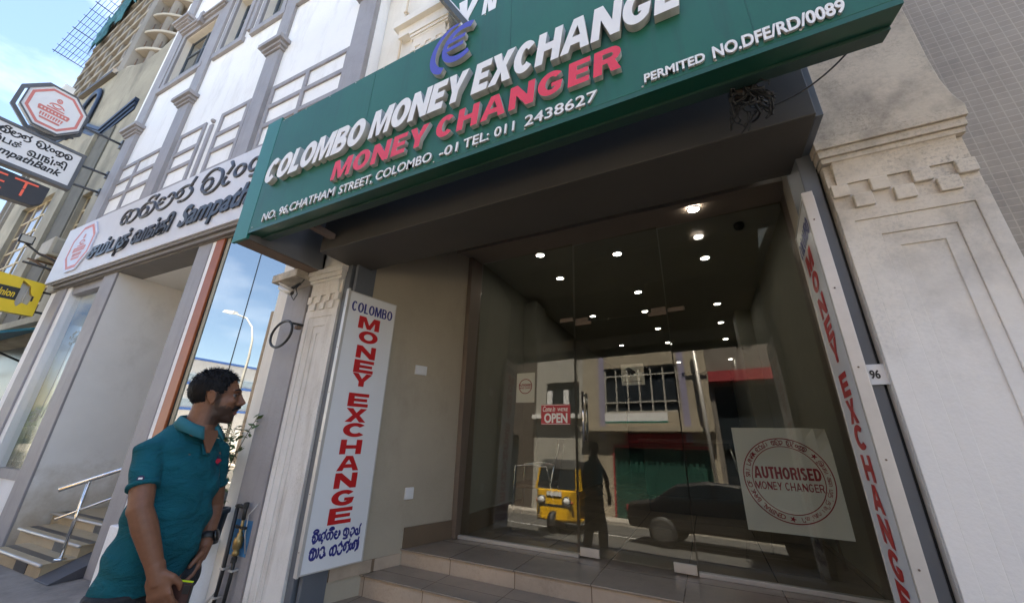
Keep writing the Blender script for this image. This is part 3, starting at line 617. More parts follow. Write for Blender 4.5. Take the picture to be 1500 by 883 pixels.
# wiring hanging below the sign
wr = thing('wire_bundle', 'tangle of loose black wires hanging below the green sign', 'wires', (.27, 1.7, 2.9))
m = MB(); m.box(.345, .43, 1.645, 1.70, 3.0, 3.10); m.build('junction_box', M_rust, wr, bevel=.004)
m = MB()
for k in range(46):
    r2 = random.Random(k); p = Vector((.40 + r2.uniform(-.06, .05), 1.66 + r2.uniform(-.02, .03), 3.06)); pts = [p.copy()]; d = Vector((r2.uniform(-.5, .6), r2.uniform(-.5, .3), -1))
    for i in range(9):
        d += Vector((r2.uniform(-.7, .7), r2.uniform(-.5, .5), r2.uniform(-.55, .5))); d.normalize()
        p = p + d * .026; p.x = min(max(p.x, .32), .48); p.y = min(max(p.y, 1.60), 1.86); p.z = max(p.z, 2.90); pts.append(p.copy())
    m.tube(pts, .0032 + .003 * (k % 3 == 0), 5)
m.build('wires', M_black, wr)
cb = MB(); pts = []
for i in range(17):
    t = i / 16; pts.append((.42 + t * .47, 1.75 - .12 * t, 2.97 + .2 * t * t - .10 * math.sin(PI * t) * .4))
cb.tube(pts, .004, 6); cb.build('cable', M_wire, None, label='thin black cable sagging from the wire tangle to the sign\'s right end', cat='cable')

# projecting sign above
psn = thing('upper_sign', 'second green sign above the big one, showing only a few white letters', 'shop sign', (-1.0, 2.1, 5.0))
m = MB(); m.prism([(-1.40, 5.0), (.3, 5.0), (.3, 6.6), (-2.25, 6.6)], 2.05, 2.10, 'y'); m.build('sign_face', M_green, psn)
m = MB(); m.prism([(-1.455, 5.0), (-1.4005, 5.0), (-2.2505, 6.6), (-2.31, 6.6)], 2.03, 2.2, 'y'); m.build('frame', mat('sign frame', (.05, .055, .045), .5), psn)
m = MB(); m.prism([(-1.40, 5.0), (-1.385, 5.0), (-2.235, 6.6), (-2.25, 6.6)], 2.042, 2.049, 'y'); m.build('edge_trim', M_signw, psn)
for s, a, b, z0, z1 in (('Y', -1.72, -1.43, 5.22, 5.72), ('N', -1.44, -1.24, 5.20, 5.72)):
    meshobj('lettering', fit(curve_mesh([[(x + .25 * y, y) for x, y in q] for q in glyph(s, .84, .27, .2)], .004), a, b, z0, z1, facing((0, 2.046, 0), (1, 0, 0))), M_letw, psn)
for x in (-1.2, 0.1): m = MB(); m.box(x, x + .05, 2.101, 2.449, 5.6, 5.65); m.build('support_arm', M_rust, psn)
m = MB(); m.ball((-1.19, 2.048, 5.24), (.05, .006, .05)); m.build('full_stop', M_letw, psn)

# ================================================================== the two upright signs
def upright_sign(P0, P1, zb, zt, left, label):
    P0 = Vector((*P0, 0)); P1 = Vector((*P1, 0)); d = (P1 - P0).normalized(); L = (P1 - P0).length
    root = thing('vertical_sign', label, 'sign', (P0.x, P0.y, zb))
    out = Vector((d.y, -d.x, 0)) if left else Vector((-d.y, d.x, 0))    # out of the lettered face
    o = P0 if left else P1; xd = d if left else -d
    Mx = Matrix.Translation(o) @ Matrix((xd, Vector((0, 0, 1)), xd.cross(Vector((0, 0, 1))))).transposed().to_4x4()
    def bx(m, s0, s1, z0, z1, n0, n1):
        m.hexa([tuple(Mx @ Vector((s, z, n))) for s, n in ((s0, n1), (s1, n1), (s1, n0), (s0, n0)) for z in (z0,)] + [tuple(Mx @ Vector((s, z, n))) for s, n in ((s0, n1), (s1, n1), (s1, n0), (s0, n0)) for z in (z1,)])
    m = MB(); bx(m, .008, L - .008, zb + .008, zt - .008, -.03, -.001); m.build('panel', M_signw, root)
    m = MB()
    bx(m, 0, .0075, zb, zt, -.05, .003); bx(m, L - .0075, L, zb, zt, -.05, .003); bx(m, .0078, L - .0078, zb, zb + .0075, -.05, .003); bx(m, .0078, L - .0078, zt - .0075, zt, -.05, .003)
    m.build('frame', M_alu, root)
    e0, e1 = (-.018, -.0005) if left else (L + .0005, L + .018)
    m = MB(); bx(m, e0, e1, zb - .01, zt + .02, -.045, .002); ed = m.build('edge_strip', M_alu, root, bevel=.002)
    for k in range(6):
        z = zb + .15 + k * (zt - zb - .3) / 5
        m = MB(); c = Mx @ Vector((e0 - .002 if left else e1 + .002, z, -.02)); m.ball(c, .004, 8, 6); m.build('screw', M_rust, ed)
    def put(me, s0, s1, z0, z1, mt, nm):
        meshobj(nm, fit(me, s0, s1, z0, z1, Mx @ Matrix.Translation((0, 0, .0015))), mt, root)
    c = 0.0 if left else .01
    put(block_word('COLOMBO', .001, 0, .24, .13, .1), .035, .465, 2.53 - .01, 2.615, M_signblue, 'blue_lettering')
    tops = [2.491, 2.362, 2.220, 2.090, 1.970, 1.796, 1.668, 1.548, 1.412, 1.285, 1.155, 1.028, .900]
    for ch, zt_ in zip('MONEYEXCHANGE', tops):
        put(curve_mesh(glyph(ch, 1.0 if ch not in 'E' else .92, .27, .24), .001), .148 if ch != 'M' else .125, .342, zt_ - .114, zt_, M_signred, 'red_lettering')
    for seq, z0, z1, sh_ in ((['vi', 'de', 'shi', 'ya', ' ', 'mu', 'da', 'l'], .665, .775, 0), (['ma', 'aa', 'ru', ' ', 'ka', 'ra', 'n', 'no'], .565, .672, 0)):
        me = sinhala(seq, .098, .02)
        for v in me.vertices: v.co.z *= 1.0
        put(me, .045, .45, z0, z1, M_signblue, 'blue_sinhala_lettering')
    return root
upright_sign((-2.765, 2.2), (-2.66, 2.69), .484, 2.70, True, 'tall white sign left of the steps with red stacked letters and blue script below')
upright_sign((.636, 2.2), (.69, 2.70), .484, 2.70, False, 'tall white sign at the right of the entrance, seen nearly edge on')
# house number
hn = thing('number_plate', 'small white house number plate beside the right upright sign', 'number plate', (.72, 2.23, 1.75))
m = MB(); m.box(.672, .768, 2.228, 2.2385, 1.71, 1.80); m.build('plate', M_signw, hn, bevel=.001)
meshobj('digits', fit(text_mesh('96', .002, .03), .70, .735, 1.735, 1.775, facing((0, 2.2265, 0), (1, 0, 0))), M_black, hn)

# ================================================================== papers on the glass
def paper(name, label, x0, x1, z0, z1, mt, skew=0, curl=.0, yb=.012):
    global GL, FG
    xm = (x0 + x1) / 2; GL = GL_L if xm < -1.13 else GL_D if xm < -.19 else GL_R
    FG = GL @ facing((0, yb, 0), (1, 0, 0))
    h0, h1 = z0 - .53, z1 - .53
    r = thing(name, label, 'notice', tuple(GL @ Vector(((x0 + x1) / 2, -.008, h0))))
    m = MB(GL); n = 8; vs = []
    for j in range(n + 1):
        for i in range(n + 1):
            u, v = i / n, j / n; c = curl * (max(0, u + v - 1.72) ** 2)
            vs.append((x0 + (x1 - x0) * u, yb + c, h0 + (h1 - h0) * v))
    m.add(vs, [(j * (n + 1) + i, j * (n + 1) + i + 1, (j + 1) * (n + 1) + i + 1, (j + 1) * (n + 1) + i) for j in range(n) for i in range(n)])
    o = m.build('sheet', mt, r); s = o.modifiers.new('thickness', 'SOLIDIFY'); s.thickness = .001
    return r
def gtext(me, x0, x1, z0, z1, mt, parent, nm, d=.0025):
    return meshobj(nm, fit(me, x0, x1, z0 - .53, z1 - .53, FG @ Matrix.Translation((0, 0, d))), mt, parent)
def stamp(cx, cz, rx, rz, parent, small=False):
    Mf = FG @ Matrix.Translation((0, 0, .0025))
    for k, (a, b) in enumerate(((1.0, .975), (.80, .78)) if not small else ((1.0, .9),)):
        me = curve_mesh([arc(0, 0, a, a, 0, 360, 64)[:-1], arc(0, 0, b, b, 0, 360, 64)[:-1]], .001)
        for v in me.vertices: v.co = Mf @ Vector((cx + v.co.x * rx, cz - .53 + v.co.y * rz, v.co.z))
        me.update(); meshobj('stamp_ring', me, M_stamp, parent)
    if small: return
    mb_all = []
    def around(me, ang, r=.89, size=.15):
        xs = [v.co.x for v in me.vertices]; ys = [v.co.y for v in me.vertices]
        if not xs: return
        cxm = (min(xs) + max(xs)) / 2
        for v in me.vertices:
            x, y = (v.co.x - cxm) * size, (v.co.y - .35) * size
            t = R(ang); X = math.cos(t) * (r + y) + math.sin(t) * x; Y = math.sin(t) * (r + y) - math.cos(t) * x
            v.co = Mf @ Vector((cx + X * rx, cz - .53 + Y * rz, v.co.z * .1))
        me.update(); mb_all.append(me)
    s = 'CENTRAL BANK OF SRI LANKA'
    for i, ch in enumerate(s):
        if ch != ' ': around(text_mesh(ch, .001, .015), 253 - i * 4.75)
    for i, k in enumerate(['sa', 'ra', 'l', 'aa', ' ', 'ma', 'ba', 'da', ' ', 'ba', 'ae', 'ng', 'ku', 'va']):
        if k == ' ': continue
        me = sinhala([k], .075, .02); around(me, 128 - i * 5.6, .885, .13)
    for i, ch in enumerate('இலங்கை மத்திய வங்கி'):
        if ch == ' ': continue
        try: around(text_mesh(ch, .001, .01), 28 - i * 6.0, .89, .13)
        except Exception: pass
    for a in (140, 40, 266):
        st = []
        for j in range(10):
            q = .075 if j % 2 == 0 else .03; st.append((q * math.cos(R(90 + a + 36 * j)), q * math.sin(R(90 + a + 36 * j))))
        me = curve_mesh([st], .001)
        for v in me.vertices: v.co = Mf @ Vector((cx + (.89 * math.cos(R(a)) + v.co.x) * rx, cz - .53 + (.89 * math.sin(R(a)) + v.co.y) * rz, v.co.z))
        me.update(); mb_all.append(me)
    bm = bmesh.new()
    for me in mb_all: bm.from_mesh(me)
    me = bpy.data.meshes.new('ring_text'); bm.to_mesh(me); bm.free(); meshobj('stamp_ring_text', me, M_stamp, parent)
pp = paper('authorisation_poster', 'big square poster with a round maroon stamp taped to the right glass pane', .19, .815, .845, 1.575, M_paper, curl=.9)
stamp(.505, 1.205, .285, .295, pp)
gtext(block_word('AUTHORISED', .001, 0, .27, .2, .07), .295, .715, 1.205, 1.292, M_stamp, pp, 'heading_lettering')
gtext(block_word('MONEY CHANGER', .001, 0, .17, .15, .12), .29, .715, 1.13, 1.185, M_stamp, pp, 'heading_lettering')
pp = paper('small_notice', 'upright white sheet with a small round stamp on the left glass pane', -1.80, -1.58, 1.815, 2.13, M_paper)
stamp(-1.69, 1.985, .08, .08, pp, True); gtext(text_mesh('AUTHORISED', .001, .03), -1.765, -1.615, 1.985, 2.012, M_stamp, pp, 'heading_lettering'); gtext(text_mesh('MONEY CHANGER', .001, .01), -1.755, -1.625, 1.958, 1.978, M_stamp, pp, 'heading_lettering')
pp = paper('open_sign', 'red OPEN card on the glass beside the door handle', -1.49, -1.175, 1.59, 1.785, mat('open card red', (.42, .015, .03), .4), yb=-.0065)
gtext(text_mesh('OPEN', .001, .035), -1.455, -1.205, 1.605, 1.70, M_paper, pp, 'large_lettering'); gtext(text_mesh("Come in", .001, .012, .3), -1.47, -1.335, 1.715, 1.768, M_paper, pp, 'script_lettering'); gtext(text_mesh("WE'RE", .001, .02, .1), -1.31, -1.20, 1.718, 1.75, M_paper, pp, 'script_lettering')
for z in (1.594, 1.777): m = MB(GL); m.box(-1.486, -1.179, -.0095, -.0080, z - .53, z - .526); m.build('border', M_paper, pp)
pp = paper('bird_notice', 'white square notice with a black bird drawing high on the glass door', -.67, -.455, 1.955, 2.16, M_paper)
blob = [(.25, .45), (.3, .62), (.24, .7), (.33, .78), (.45, .8), (.6, .7), (.72, .6), (.78, .5), (.66, .42), (.6, .3), (.5, .28), (.48, .4), (.38, .36), (.36, .46)]
gtext(curve_mesh([blob], .001), -.63, -.53, 2.03, 2.125, M_black, pp, 'bird_print'); m = MB(GL); m.box(-.645, -.48, -.0085 + .017, .010, 1.985 - .53, 1.99 - .53); m.build('caption_line', M_dark, pp)

# ================================================================== furniture inside
def chair(x, y, rz, label, colr):
    root = thing('visitor_chair', label, 'chair', (0, 0, 0), 'chairs inside the glass')
    m = MB(); m.box(-.22, .22, -.22, .22, .43, .48); m.build('seat', colr, root, bevel=.02)
    m = MB(); pts = []; n = 9
    m.hexa([(-.21, .2, .50), (.21, .2, .50), (.21, .225, .50), (-.21, .225, .50), (-.2, .29, .95), (.2, .29, .95), (.2, .31, .95), (-.2, .31, .95)]); m.build('backrest', colr, root, bevel=.02)
    for sx in (-1, 1):
        m = MB(); m.tube([(sx * .235, -.24, 0), (sx * .22, -.2, .66), (sx * .22, .0, .68), (sx * .22, .16, .66), (sx * .22, .2, .5)], .012, 8); m.build('front_leg', M_chrome, root)
        m = MB(); m.tube([(sx * .235, .30, 0), (sx * .21, .2, .48), (sx * .2, .30, .9)], .012, 8); m.build('rear_leg', M_chrome, root)
    root.location = (x, y, .5); root.rotation_euler.z = R(rz)
    return root
M_seat = mat('dark chair fabric', (.03, .028, .026), .7)
M_seatw = mat('brown chair back', (.13, .085, .05), .5)
chair(-1.85, 4.45, -80, 'chair with chrome legs by the left wall inside, behind the small notice', M_seatw)
chair(.55, 4.35, 60, 'chair with chrome legs inside, half hidden by the big stamp poster', M_seat)
chair(.62, 5.2, 85, 'chair further inside at the right, behind the stamp poster', M_seat)
ct = thing('service_counter', 'low black counter with a steel plinth inside the shop', 'counter', (-.3, 6.5, .5))
m = MB(); m.box(-.9, .75, 6.4, 7.0, .72, 1.45); m.build('front', M_dark, ct, bevel=.01)
m = MB(); m.box(-.88, .73, 6.43, 6.98, .5, .72); m.build('plinth', M_black, ct)
m = MB(); m.box(-.95, .8, 6.33, 7.05, 1.451, 1.49); m.build('top', M_black, ct, bevel=.006)
M_slate = mat('slate window frame', (.09, .11, .13), .5)
M_blind = mat('window blind', (.35, .33, .28), .9, var=.2)
# ================================================================== bank building
BK = Matrix.Translation((-3.4, 2.3, 0)) @ Matrix.Rotation(math.atan(.032), 4, 'Z') @ Matrix.Translation((3.4, 0, 0))
bank = thing('bank_building', 'white bank building with grey pilaster strips, a tall entrance recess and a silver fascia', 'bank', (-7.2, 2.2, 0))
ZT = 12.2
m = MB(BK)
def wallgrid(m, x0, x1, z0, z1, holes, y0, y1):
    xs = sorted({x0, x1, *[h[0] for h in holes], *[h[1] for h in holes]}); zs = sorted({z0, z1, *[h[2] for h in holes], *[h[3] for h in holes]})
    for a, b in zip(xs, xs[1:]):
        for c, d in zip(zs, zs[1:]):
            cx, cz = (a + b) / 2, (c + d) / 2
            if any(h[0] < cx < h[1] and h[2] < cz < h[3] for h in holes): continue
            m.box(a, b, y0, y1, c, d)
wins = [(-9.98, -8.62, 8.72, 10.33, 'w'), (-7.86, -7.24, 8.70, 10.33, 'n'), (-6.62, -6.0, 8.70, 10.33, 'n'), (-5.32, -3.86, 8.72, 10.33, 'w')]
wallgrid(m, -10.9, -3.362, 3.9, ZT, [w[:4] for w in wins], 0, .3)
m.box(-10.9, -3.362, .3, 14, ZT - .5, ZT); m.box(-10.9, -10.6, .3, 14, 0, ZT - .5)
m.build('wall', M_white, bank)
# grey strips with their stepped heads
for x0, x1 in ((-10.60, -10.15), (-8.53, -8.14), (-5.85, -5.50), (-3.72, -3.37)):
    m = MB(BK)
    m.box(x0, x1, -.07, -.0005, 3.9, 7.44); m.box(x0 + .02, x1 - .02, -.05, -.0005, 7.66, 10.92)
    st = m.build('pilaster_strip', M_grey, bank, bevel=.004)
    for z in (7.44, 10.92):
        m = MB(BK)
        m.box(x0 - .03, x1 + .03, -.10, -.0005, z + .001, z + .055); m.box(x0 - .07, x1 + .07, -.135, -.0005, z + .055, z + .12); m.box(x0 - .12, x1 + .12, -.18, -.0005, z + .12, z + .2)
        m.build('strip_head', M_grey, st, bevel=.003)
    m = MB(BK); m.box(x0 + .02, x1 - .02, -.05, -.0005, 11.13, ZT); m.build('pilaster_strip', M_grey, bank, bevel=.003)
def gridpanel(x0, x1, z0, z1, cols, rows, t=.075):
    m = MB(BK); e = .028
    m.box(x0, x0 + t, -e, -.0004, z0, z1); m.box(x1 - t, x1, -e, -.0004, z0, z1)
    m.box(x0 + t + .0004, x1 - t - .0004, -e + .002, -.0004, z1 - t, z1)
    for c in cols: m.box(c - t / 2, c + t / 2, -e + .001, -.0004, z0, z1 - t - .0004)
    xs = [x0 + t] + [v for c in cols for v in (c - t / 2, c + t / 2)] + [x1 - t]
    for r in rows:
        for a, b in zip(xs[::2], xs[1::2]): m.box(a + .0004, b - .0004, -e + .002, -.0004, r - t / 2, r + t / 2)
    m.build('grey_lattice', M_grey, bank)
gridpanel(-10.22, -8.58, 5.0, 6.57, [-9.5], [6.16, 5.79, 5.35])
gridpanel(-8.06, -7.22, 5.0, 6.60, [], [6.12, 5.77, 5.35])
gridpanel(-6.77, -5.97, 5.0, 6.60, [], [6.12, 5.77, 5.35])
gridpanel(-5.45, -3.75, 5.0, 6.60, [-4.62], [6.16, 5.78, 5.35])
m = MB(BK); m.box(-7.055, -6.965, -.03, -.0004, 5.0, 6.46); m.ball((-7.0, -.02, 6.54), .04); m.build('grey_rod', M_grey, bank)
# windows
for x0, x1, z0, z1, k in wins:
    m = MB(BK); t = .13
    m.box(x0 - t - .06, x1 + t + .06, -.06, -.0005, z0 - .14, z0 - .0005); m.box(x0 - t, x0 - .0005, -.045, -.0005, z0, z1); m.box(x1 + .0005, x1 + t, -.045, -.0005, z0, z1)
    m.box(x0 - t, x1 + t, -.045, -.0005, z1 + .0005, z1 + .14); m.box(x0 - t - .06, x1 + t + .06, -.09, -.0005, z1 + .1405, z1 + .2); m.box(x0 - t - .1, x1 + t + .1, -.125, -.0005, z1 + .2005, z1 + .26)
    if k == 'w': m.box((x0 + x1) / 2 - .06, (x0 + x1) / 2 + .06, -.14, -.0005, z1 + .04, z1 + .36)
    wf = m.build('window_surround', M_grey, bank, bevel=.003)
    m = MB(BK); m.box(x0 + .0005, x0 + .002, .0, .299, z0, z1); m.box(x0 + .002, x1, .0, .299, z1 - .02, z1 - .0005); m.build('window_reveal', M_upper, wf)
    xl = x0 + .003
    fr = MB(BK); f = .045; gx = [xl, (xl + x1) / 2, x1]
    for a in (xl, x1 - f): fr.box(a, a + f, .11, .16, z0, z1 - .02)
    if k == 'w': fr.box(gx[1] - f / 2, gx[1] + f / 2, .111, .159, z0, z1 - .02)
    for z in [z0, z0 + (z1 - z0) * .33, z0 + (z1 - z0) * .66, z1 - .02 - f]: fr.box(xl + f + .0005, x1 - f - .0005, .115, .155, z, z + f * .8)
    frm = fr.build('window_frame', M_slate, wf)
    m = MB(BK); m.box(xl + .01, x1 - .01, .13, .135, z0, z1 - .02); m.build('window_pane', M_winglass, frm)
    m = MB(BK); m.box(xl, x1, .30, .34, z0, z1); m.build('blind', M_blind, wf)
m = MB(BK); m.box(-7.0, -6.9, -.05, -.0004, 8.8, 11); m.build('grey_rod', M_grey, bank)
# ground floor: columns, lintel, portal recess
for x0, x1 in ((-10.56, -10.15), (-8.72, -8.27), (-5.98, -5.66), (-3.81, -3.47)):
    m = MB(BK); m.box(x0, x1, -.03, -.0005, 0, 3.86); m.build('column', M_grey, bank, bevel=.006)
for a in ((-10.9, -10.5605, -.0, .3), (-10.56, -10.15, 0, .3), (-8.72, -8.421, 0, .3), (-5.98, -5.66, .0, .3), (-3.809, -3.4705, 0, .3), (-10.1495, -9.98, .0, .2), (-3.47, -3.362, .02, .3), (-5.658, -5.585, -.02, .05)):
    m = MB(BK); m.box(*a, 0, 3.86); m.build('white_jamb', M_white, bank)
m = MB(BK); m.box(-4.01, -3.8105, 0, .28, 0, 3.86); m.build('white_jamb', M_upper, bank)
m = MB(BK); m.box(-10.9, -3.362, -.04, .3, 3.86, 3.9); m.box(-10.6, -3.4, -.09, -.0405, 3.875, 3.93); m.box(-10.6, -3.4, -.13, -.0405, 3.931, 3.975); m.build('lintel', mat('grey brown moulding', (.20, .18, .165), .6, var=.1), bank, bevel=.004)
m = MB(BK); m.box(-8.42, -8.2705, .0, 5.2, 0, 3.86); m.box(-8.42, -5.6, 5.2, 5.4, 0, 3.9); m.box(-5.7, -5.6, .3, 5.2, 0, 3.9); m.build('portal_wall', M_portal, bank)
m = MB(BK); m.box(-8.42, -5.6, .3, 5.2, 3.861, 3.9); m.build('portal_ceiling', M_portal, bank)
# poster window at the left
m = MB(BK); m.box(-9.98, -8.725, .10, .2, 0, .72); m.build('window_apron', M_white, bank)
m = MB(BK); m.box(-9.98, -8.725, .085, .2, .72, .86); m.build('window_sill', M_grey, bank)
mp_ = bpy.data.materials.new('landscape poster print'); mp_.use_nodes = True; t = mp_.node_tree; b = t.nodes['Principled BSDF']; b.inputs['Roughness'].default_value = .15
tc = N(t, 'ShaderNodeTexCoord'); sp = N(t, 'ShaderNodeSeparateXYZ'); t.links.new(tc.outputs['Object'], sp.inputs[0])
nz_ = N(t, 'ShaderNodeTexNoise', Scale=1.6, Detail=8.0); t.links.new(tc.outputs['Object'], nz_.inputs['Vector'])
a1 = N(t, 'ShaderNodeMath', operation='MULTIPLY_ADD'); a1.inputs[1].default_value = .6; t.links.new(nz_.outputs['Fac'], a1.inputs[0]); t.links.new(sp.outputs[2], a1.inputs[2])
mr = N(t, 'ShaderNodeMapRange'); mr.inputs[1].default_value = 1.1; mr.inputs[2].default_value = 4.2; t.links.new(a1.outputs[0], mr.inputs[0])
cr = N(t, 'ShaderNodeValToRGB'); e = cr.color_ramp.elements
for p_, c_ in ((0.0, (.07, .06, .02)), (.16, (.12, .14, .03)), (.30, (.16, .2, .06)), (.335, (.55, .45, .2)), (.42, (.62, .52, .27)), (.52, (.55, .58, .55)), (.62, (.4, .5, .6)), (.8, (.2, .32, .5)), (1.0, (.12, .22, .42))):
    n_ = e.new(p_); n_.color = (*c_, 1)
e.remove(e[0]); e.remove(e[-1])
t.links.new(mr.outputs[0], cr.inputs[0]); t.links.new(cr.outputs[0], b.inputs['Base Color'])
pz = thing('window_poster', 'tall landscape poster with grass, trees and evening sky filling the left bank window', 'poster', (-9.35, 2.25, .86))
m = MB(BK); m.box(-9.975, -8.73, .15, .16, .865, 3.855); m.build('print', mp_, pz)
m = MB(BK)
r3 = random.Random(5)
for bx_, bz_, hgt, lean in ((-9.62, 1.55, 1.35, .16), (-9.45, 1.6, 1.3, .22), (-9.05, 1.5, 1.6, .05), (-9.8, .9, .75, .12)):
    pts = [(bx_ + lean * t_ + .03 * math.sin(5 * t_), .1493, bz_ + hgt * t_) for t_ in [i / 7 for i in range(8)]]
    m.tube(pts, [.017 * (1 - .6 * i / 7) for i in range(8)], 6, flat=((0, 1, 0), .05))
    for i in range(60):
        a = r3.uniform(0, 2 * PI); q = r3.random() ** .5; cx, cz = pts[-1][0] + q * .2 * math.cos(a), pts[-1][2] + q * .12 * math.sin(a)
        s_ = r3.uniform(.02, .05); m.add([(cx - s_, .1492 - i * 1e-6, cz - s_ * .4), (cx + s_, .1492 - i * 1e-6, cz), (cx, .1492 - i * 1e-6, cz + s_ * .6)], [(0, 1, 2)])
m.build('tree_print', mat('poster tree print', (.05, .045, .03), .4), pz, fix=False)
m = MB(BK); m.box(-9.98, -8.725, .085, .092, .862, 3.858); m.build('window_pane', glassmat('poster window glass', (.95, .96, .96), .02, .03), bank)
m = MB(BK); m.box(-9.98, -8.725, .02, .2, 3.72, 3.859); m.build('window_head', M_grey, bank)
stk = thing('door_sticker', 'small pale square sticker at the top corner of the poster window', 'sticker', (-8.85, 2.3, 3.45)); m = MB(BK); m.box(-8.99, -8.76, .08, .083, 3.42, 3.62); m.build('sheet', mat('blue white film', (.45, .52, .65), .4), stk)
m = MB(BK); m.box(-8.97, -8.85, .0775, .0795, 3.52, 3.60); m.build('print', M_signw, stk)
# orange pole, coated window, ledge
m = MB(BK); m.box(-5.555, -5.37, -.035, .0, 0, 3.858); m.build('orange_post', M_wood, bank, bevel=.006)
m = MB(BK); m.box(-5.3695, -5.355, -.012, .01, 0, 3.858); m.build('seal', M_black, bank)
m = MB(BK); m.box(-5.3545, -5.29, -.004, .018, .5, 3.858); m.build('window_frame', mat('khaki frame', (.36, .33, .24), .5), bank)
for a, b_ in ((-5.2895, -4.545), (-4.540, -4.012)):
    m = MB(BK); m.box(a, b_, .004, .014, .58, 3.858); m.build('window_pane', M_bankglass, bank)
m = MB(BK); m.box(-4.548, -4.537, .001, .018, .58, 3.858); m.build('pane_joint', M_black, bank)
m = MB(BK); m.box(-5.35, -3.95, -.22, .003, 0, .575); m.build('window_ledge', M_white, bank, bevel=.01)
m = MB(BK); m.box(-5.6, -3.9, 1.0, 1.1, 0, 3.9); m.box(-5.6, -3.9, .1, 1.1, 3.88, 3.9); m.build('back_wall', mat('dim room', (.25, .25, .23), .9), bank)
m = MB(BK); 
for k in range(9): m.tube([(-4.02 - .09 * k, .5 + .03 * (k % 2), .5), (-4.02 - .09 * k, .5 + .03 * (k % 2), 3.8)], .045, 8)
m.build('curtain', mat('white curtain', (.6, .6, .5), .9), bank)
# stair and ramp
for k, (y0, y1, z0, z1, xl) in enumerate(((-.27, -.0, 0, .13, -7.62), (-.02, .30, .13, .25, -8.0), (.29, 1.6, .25, .36, -8.2))):
    m = MB(BK); m.box(xl, -6.33, y0 + .02, y1 + .1, max(0, z0 - .3), z1 - .012); s_ = m.build('stair', M_stair, bank)
    m = MB(BK); m.box(-6.96, -6.66, y0 + .014, y0 + .022, max(0, z0 - .3) + .004, z1 - .014)
    m.build('dark_riser_tile', M_stairk, s_)
    m = MB(BK); m.box(xl, -6.32, y0, y1 + .02, z1 - .0118, z1); m.build('tread', M_stair, s_)
    m = MB(BK); m.box(xl, -6.32, y0 + .085, y0 + .16, z1, z1 + .002); m.build('dark_band', M_stairk, s_)
    m = MB(BK); m.tube([(xl, y0, z1 - .008), (-6.31, y0, z1 - .008)], .016, 8); m.build('nosing', M_alu, s_)
m = MB(BK); m.hexa([(-6.325, -.28, .004), (-5.99, -.28, .004), (-5.99, .3, .004), (-6.325, .3, .004), (-6.325, -.27, .012), (-5.99, -.27, .012), (-5.99, .3, .25), (-6.325, .3, .25)]); m.build('ramp', mat('dark ramp paint', (.075, .073, .08), .7, var=.2), bank)
m = MB(BK); 
rr = random.Random(3)
hr = thing('handrail', 'polished steel handrail with two bars on the bank steps', 'handrail', (-6.4, 2.1, .14))
def rl(y): return .905 + .38 * (y - 2.107)
m = MB(); m.tube([(-6.4, 1.88, rl(1.88)), (-6.4, 3.9, rl(3.9))], .022, 12); m.build('top_rail', M_chrome, hr)
m = MB(); m.tube([(-6.4, 1.94, rl(1.94) - .31), (-6.4, 3.9, rl(3.9) - .31)], .012, 10); m.build('lower_rail', M_chrome, hr)
for y, zb in ((2.1, .13), (3.2, .36)):
    m = MB(); m.tube([(-6.4, y, zb), (-6.4, y, rl(y))], .017, 10); m.lathe([(.05, 0), (.05, .006), (.02, .016)], (-6.4, y, zb + .002), 'z', 16); m.build('post', M_chrome, hr)

# ------------------------------------------------------------------ bank fascia board
bf = thing('bank_fascia', 'long silver bank sign board with dark raised Sinhala, Tamil and English lettering', 'shop sign', (-7.1, 2.05, 3.98))
m = MB(BK); m.box(-10.80, -3.5, -.16, -.0005, 3.975, 5.13); m.build('board', M_bankw, bf, bevel=.004)
KF = BK @ facing((0, -.163, 0), (1, 0, 0))
def bput(me, x0, x1, z0, z1, mt, nm, d=0): return meshobj(nm, fit(me, x0, x1, z0, z1, KF @ Matrix.Translation((0, 0, d))), mt, bf)
bput(sinhala(['sa', 'mm', 'pa', 'th'], .064, .3, 8), -8.54, -6.36, 4.66, 5.08, M_bankl, 'sinhala_lettering')
bput(sinhala(['ba', 'ae', 'ng', 'ku', 'va'], .064, .3, 8), -6.2, -4.05, 4.60, 5.08, M_bankl, 'sinhala_lettering')
def rgt(me): return me
bput(text_mesh('சம்பத்', .02, .026, .2), -9.25, -7.86, 4.07, 4.52, M_bankl, 'tamil_lettering', .012)
bput(text_mesh('வங்கி', .02, .026, .2), -7.74, -6.62, 4.17, 4.52, M_bankl, 'tamil_lettering', .012)
bput(text_mesh('Sampath Bank', .02, .024, .25), -6.42, -3.7, 4.06, 4.52, M_bankl, 'english_lettering', .012)
def octo(cx, cz, rx, rz, k=.41):
    return [(cx + rx * a, cz + rz * b) for a, b in ((-1, -k), (-k, -1), (k, -1), (1, -k), (1, k), (k, 1), (-k, 1), (-1, k))]
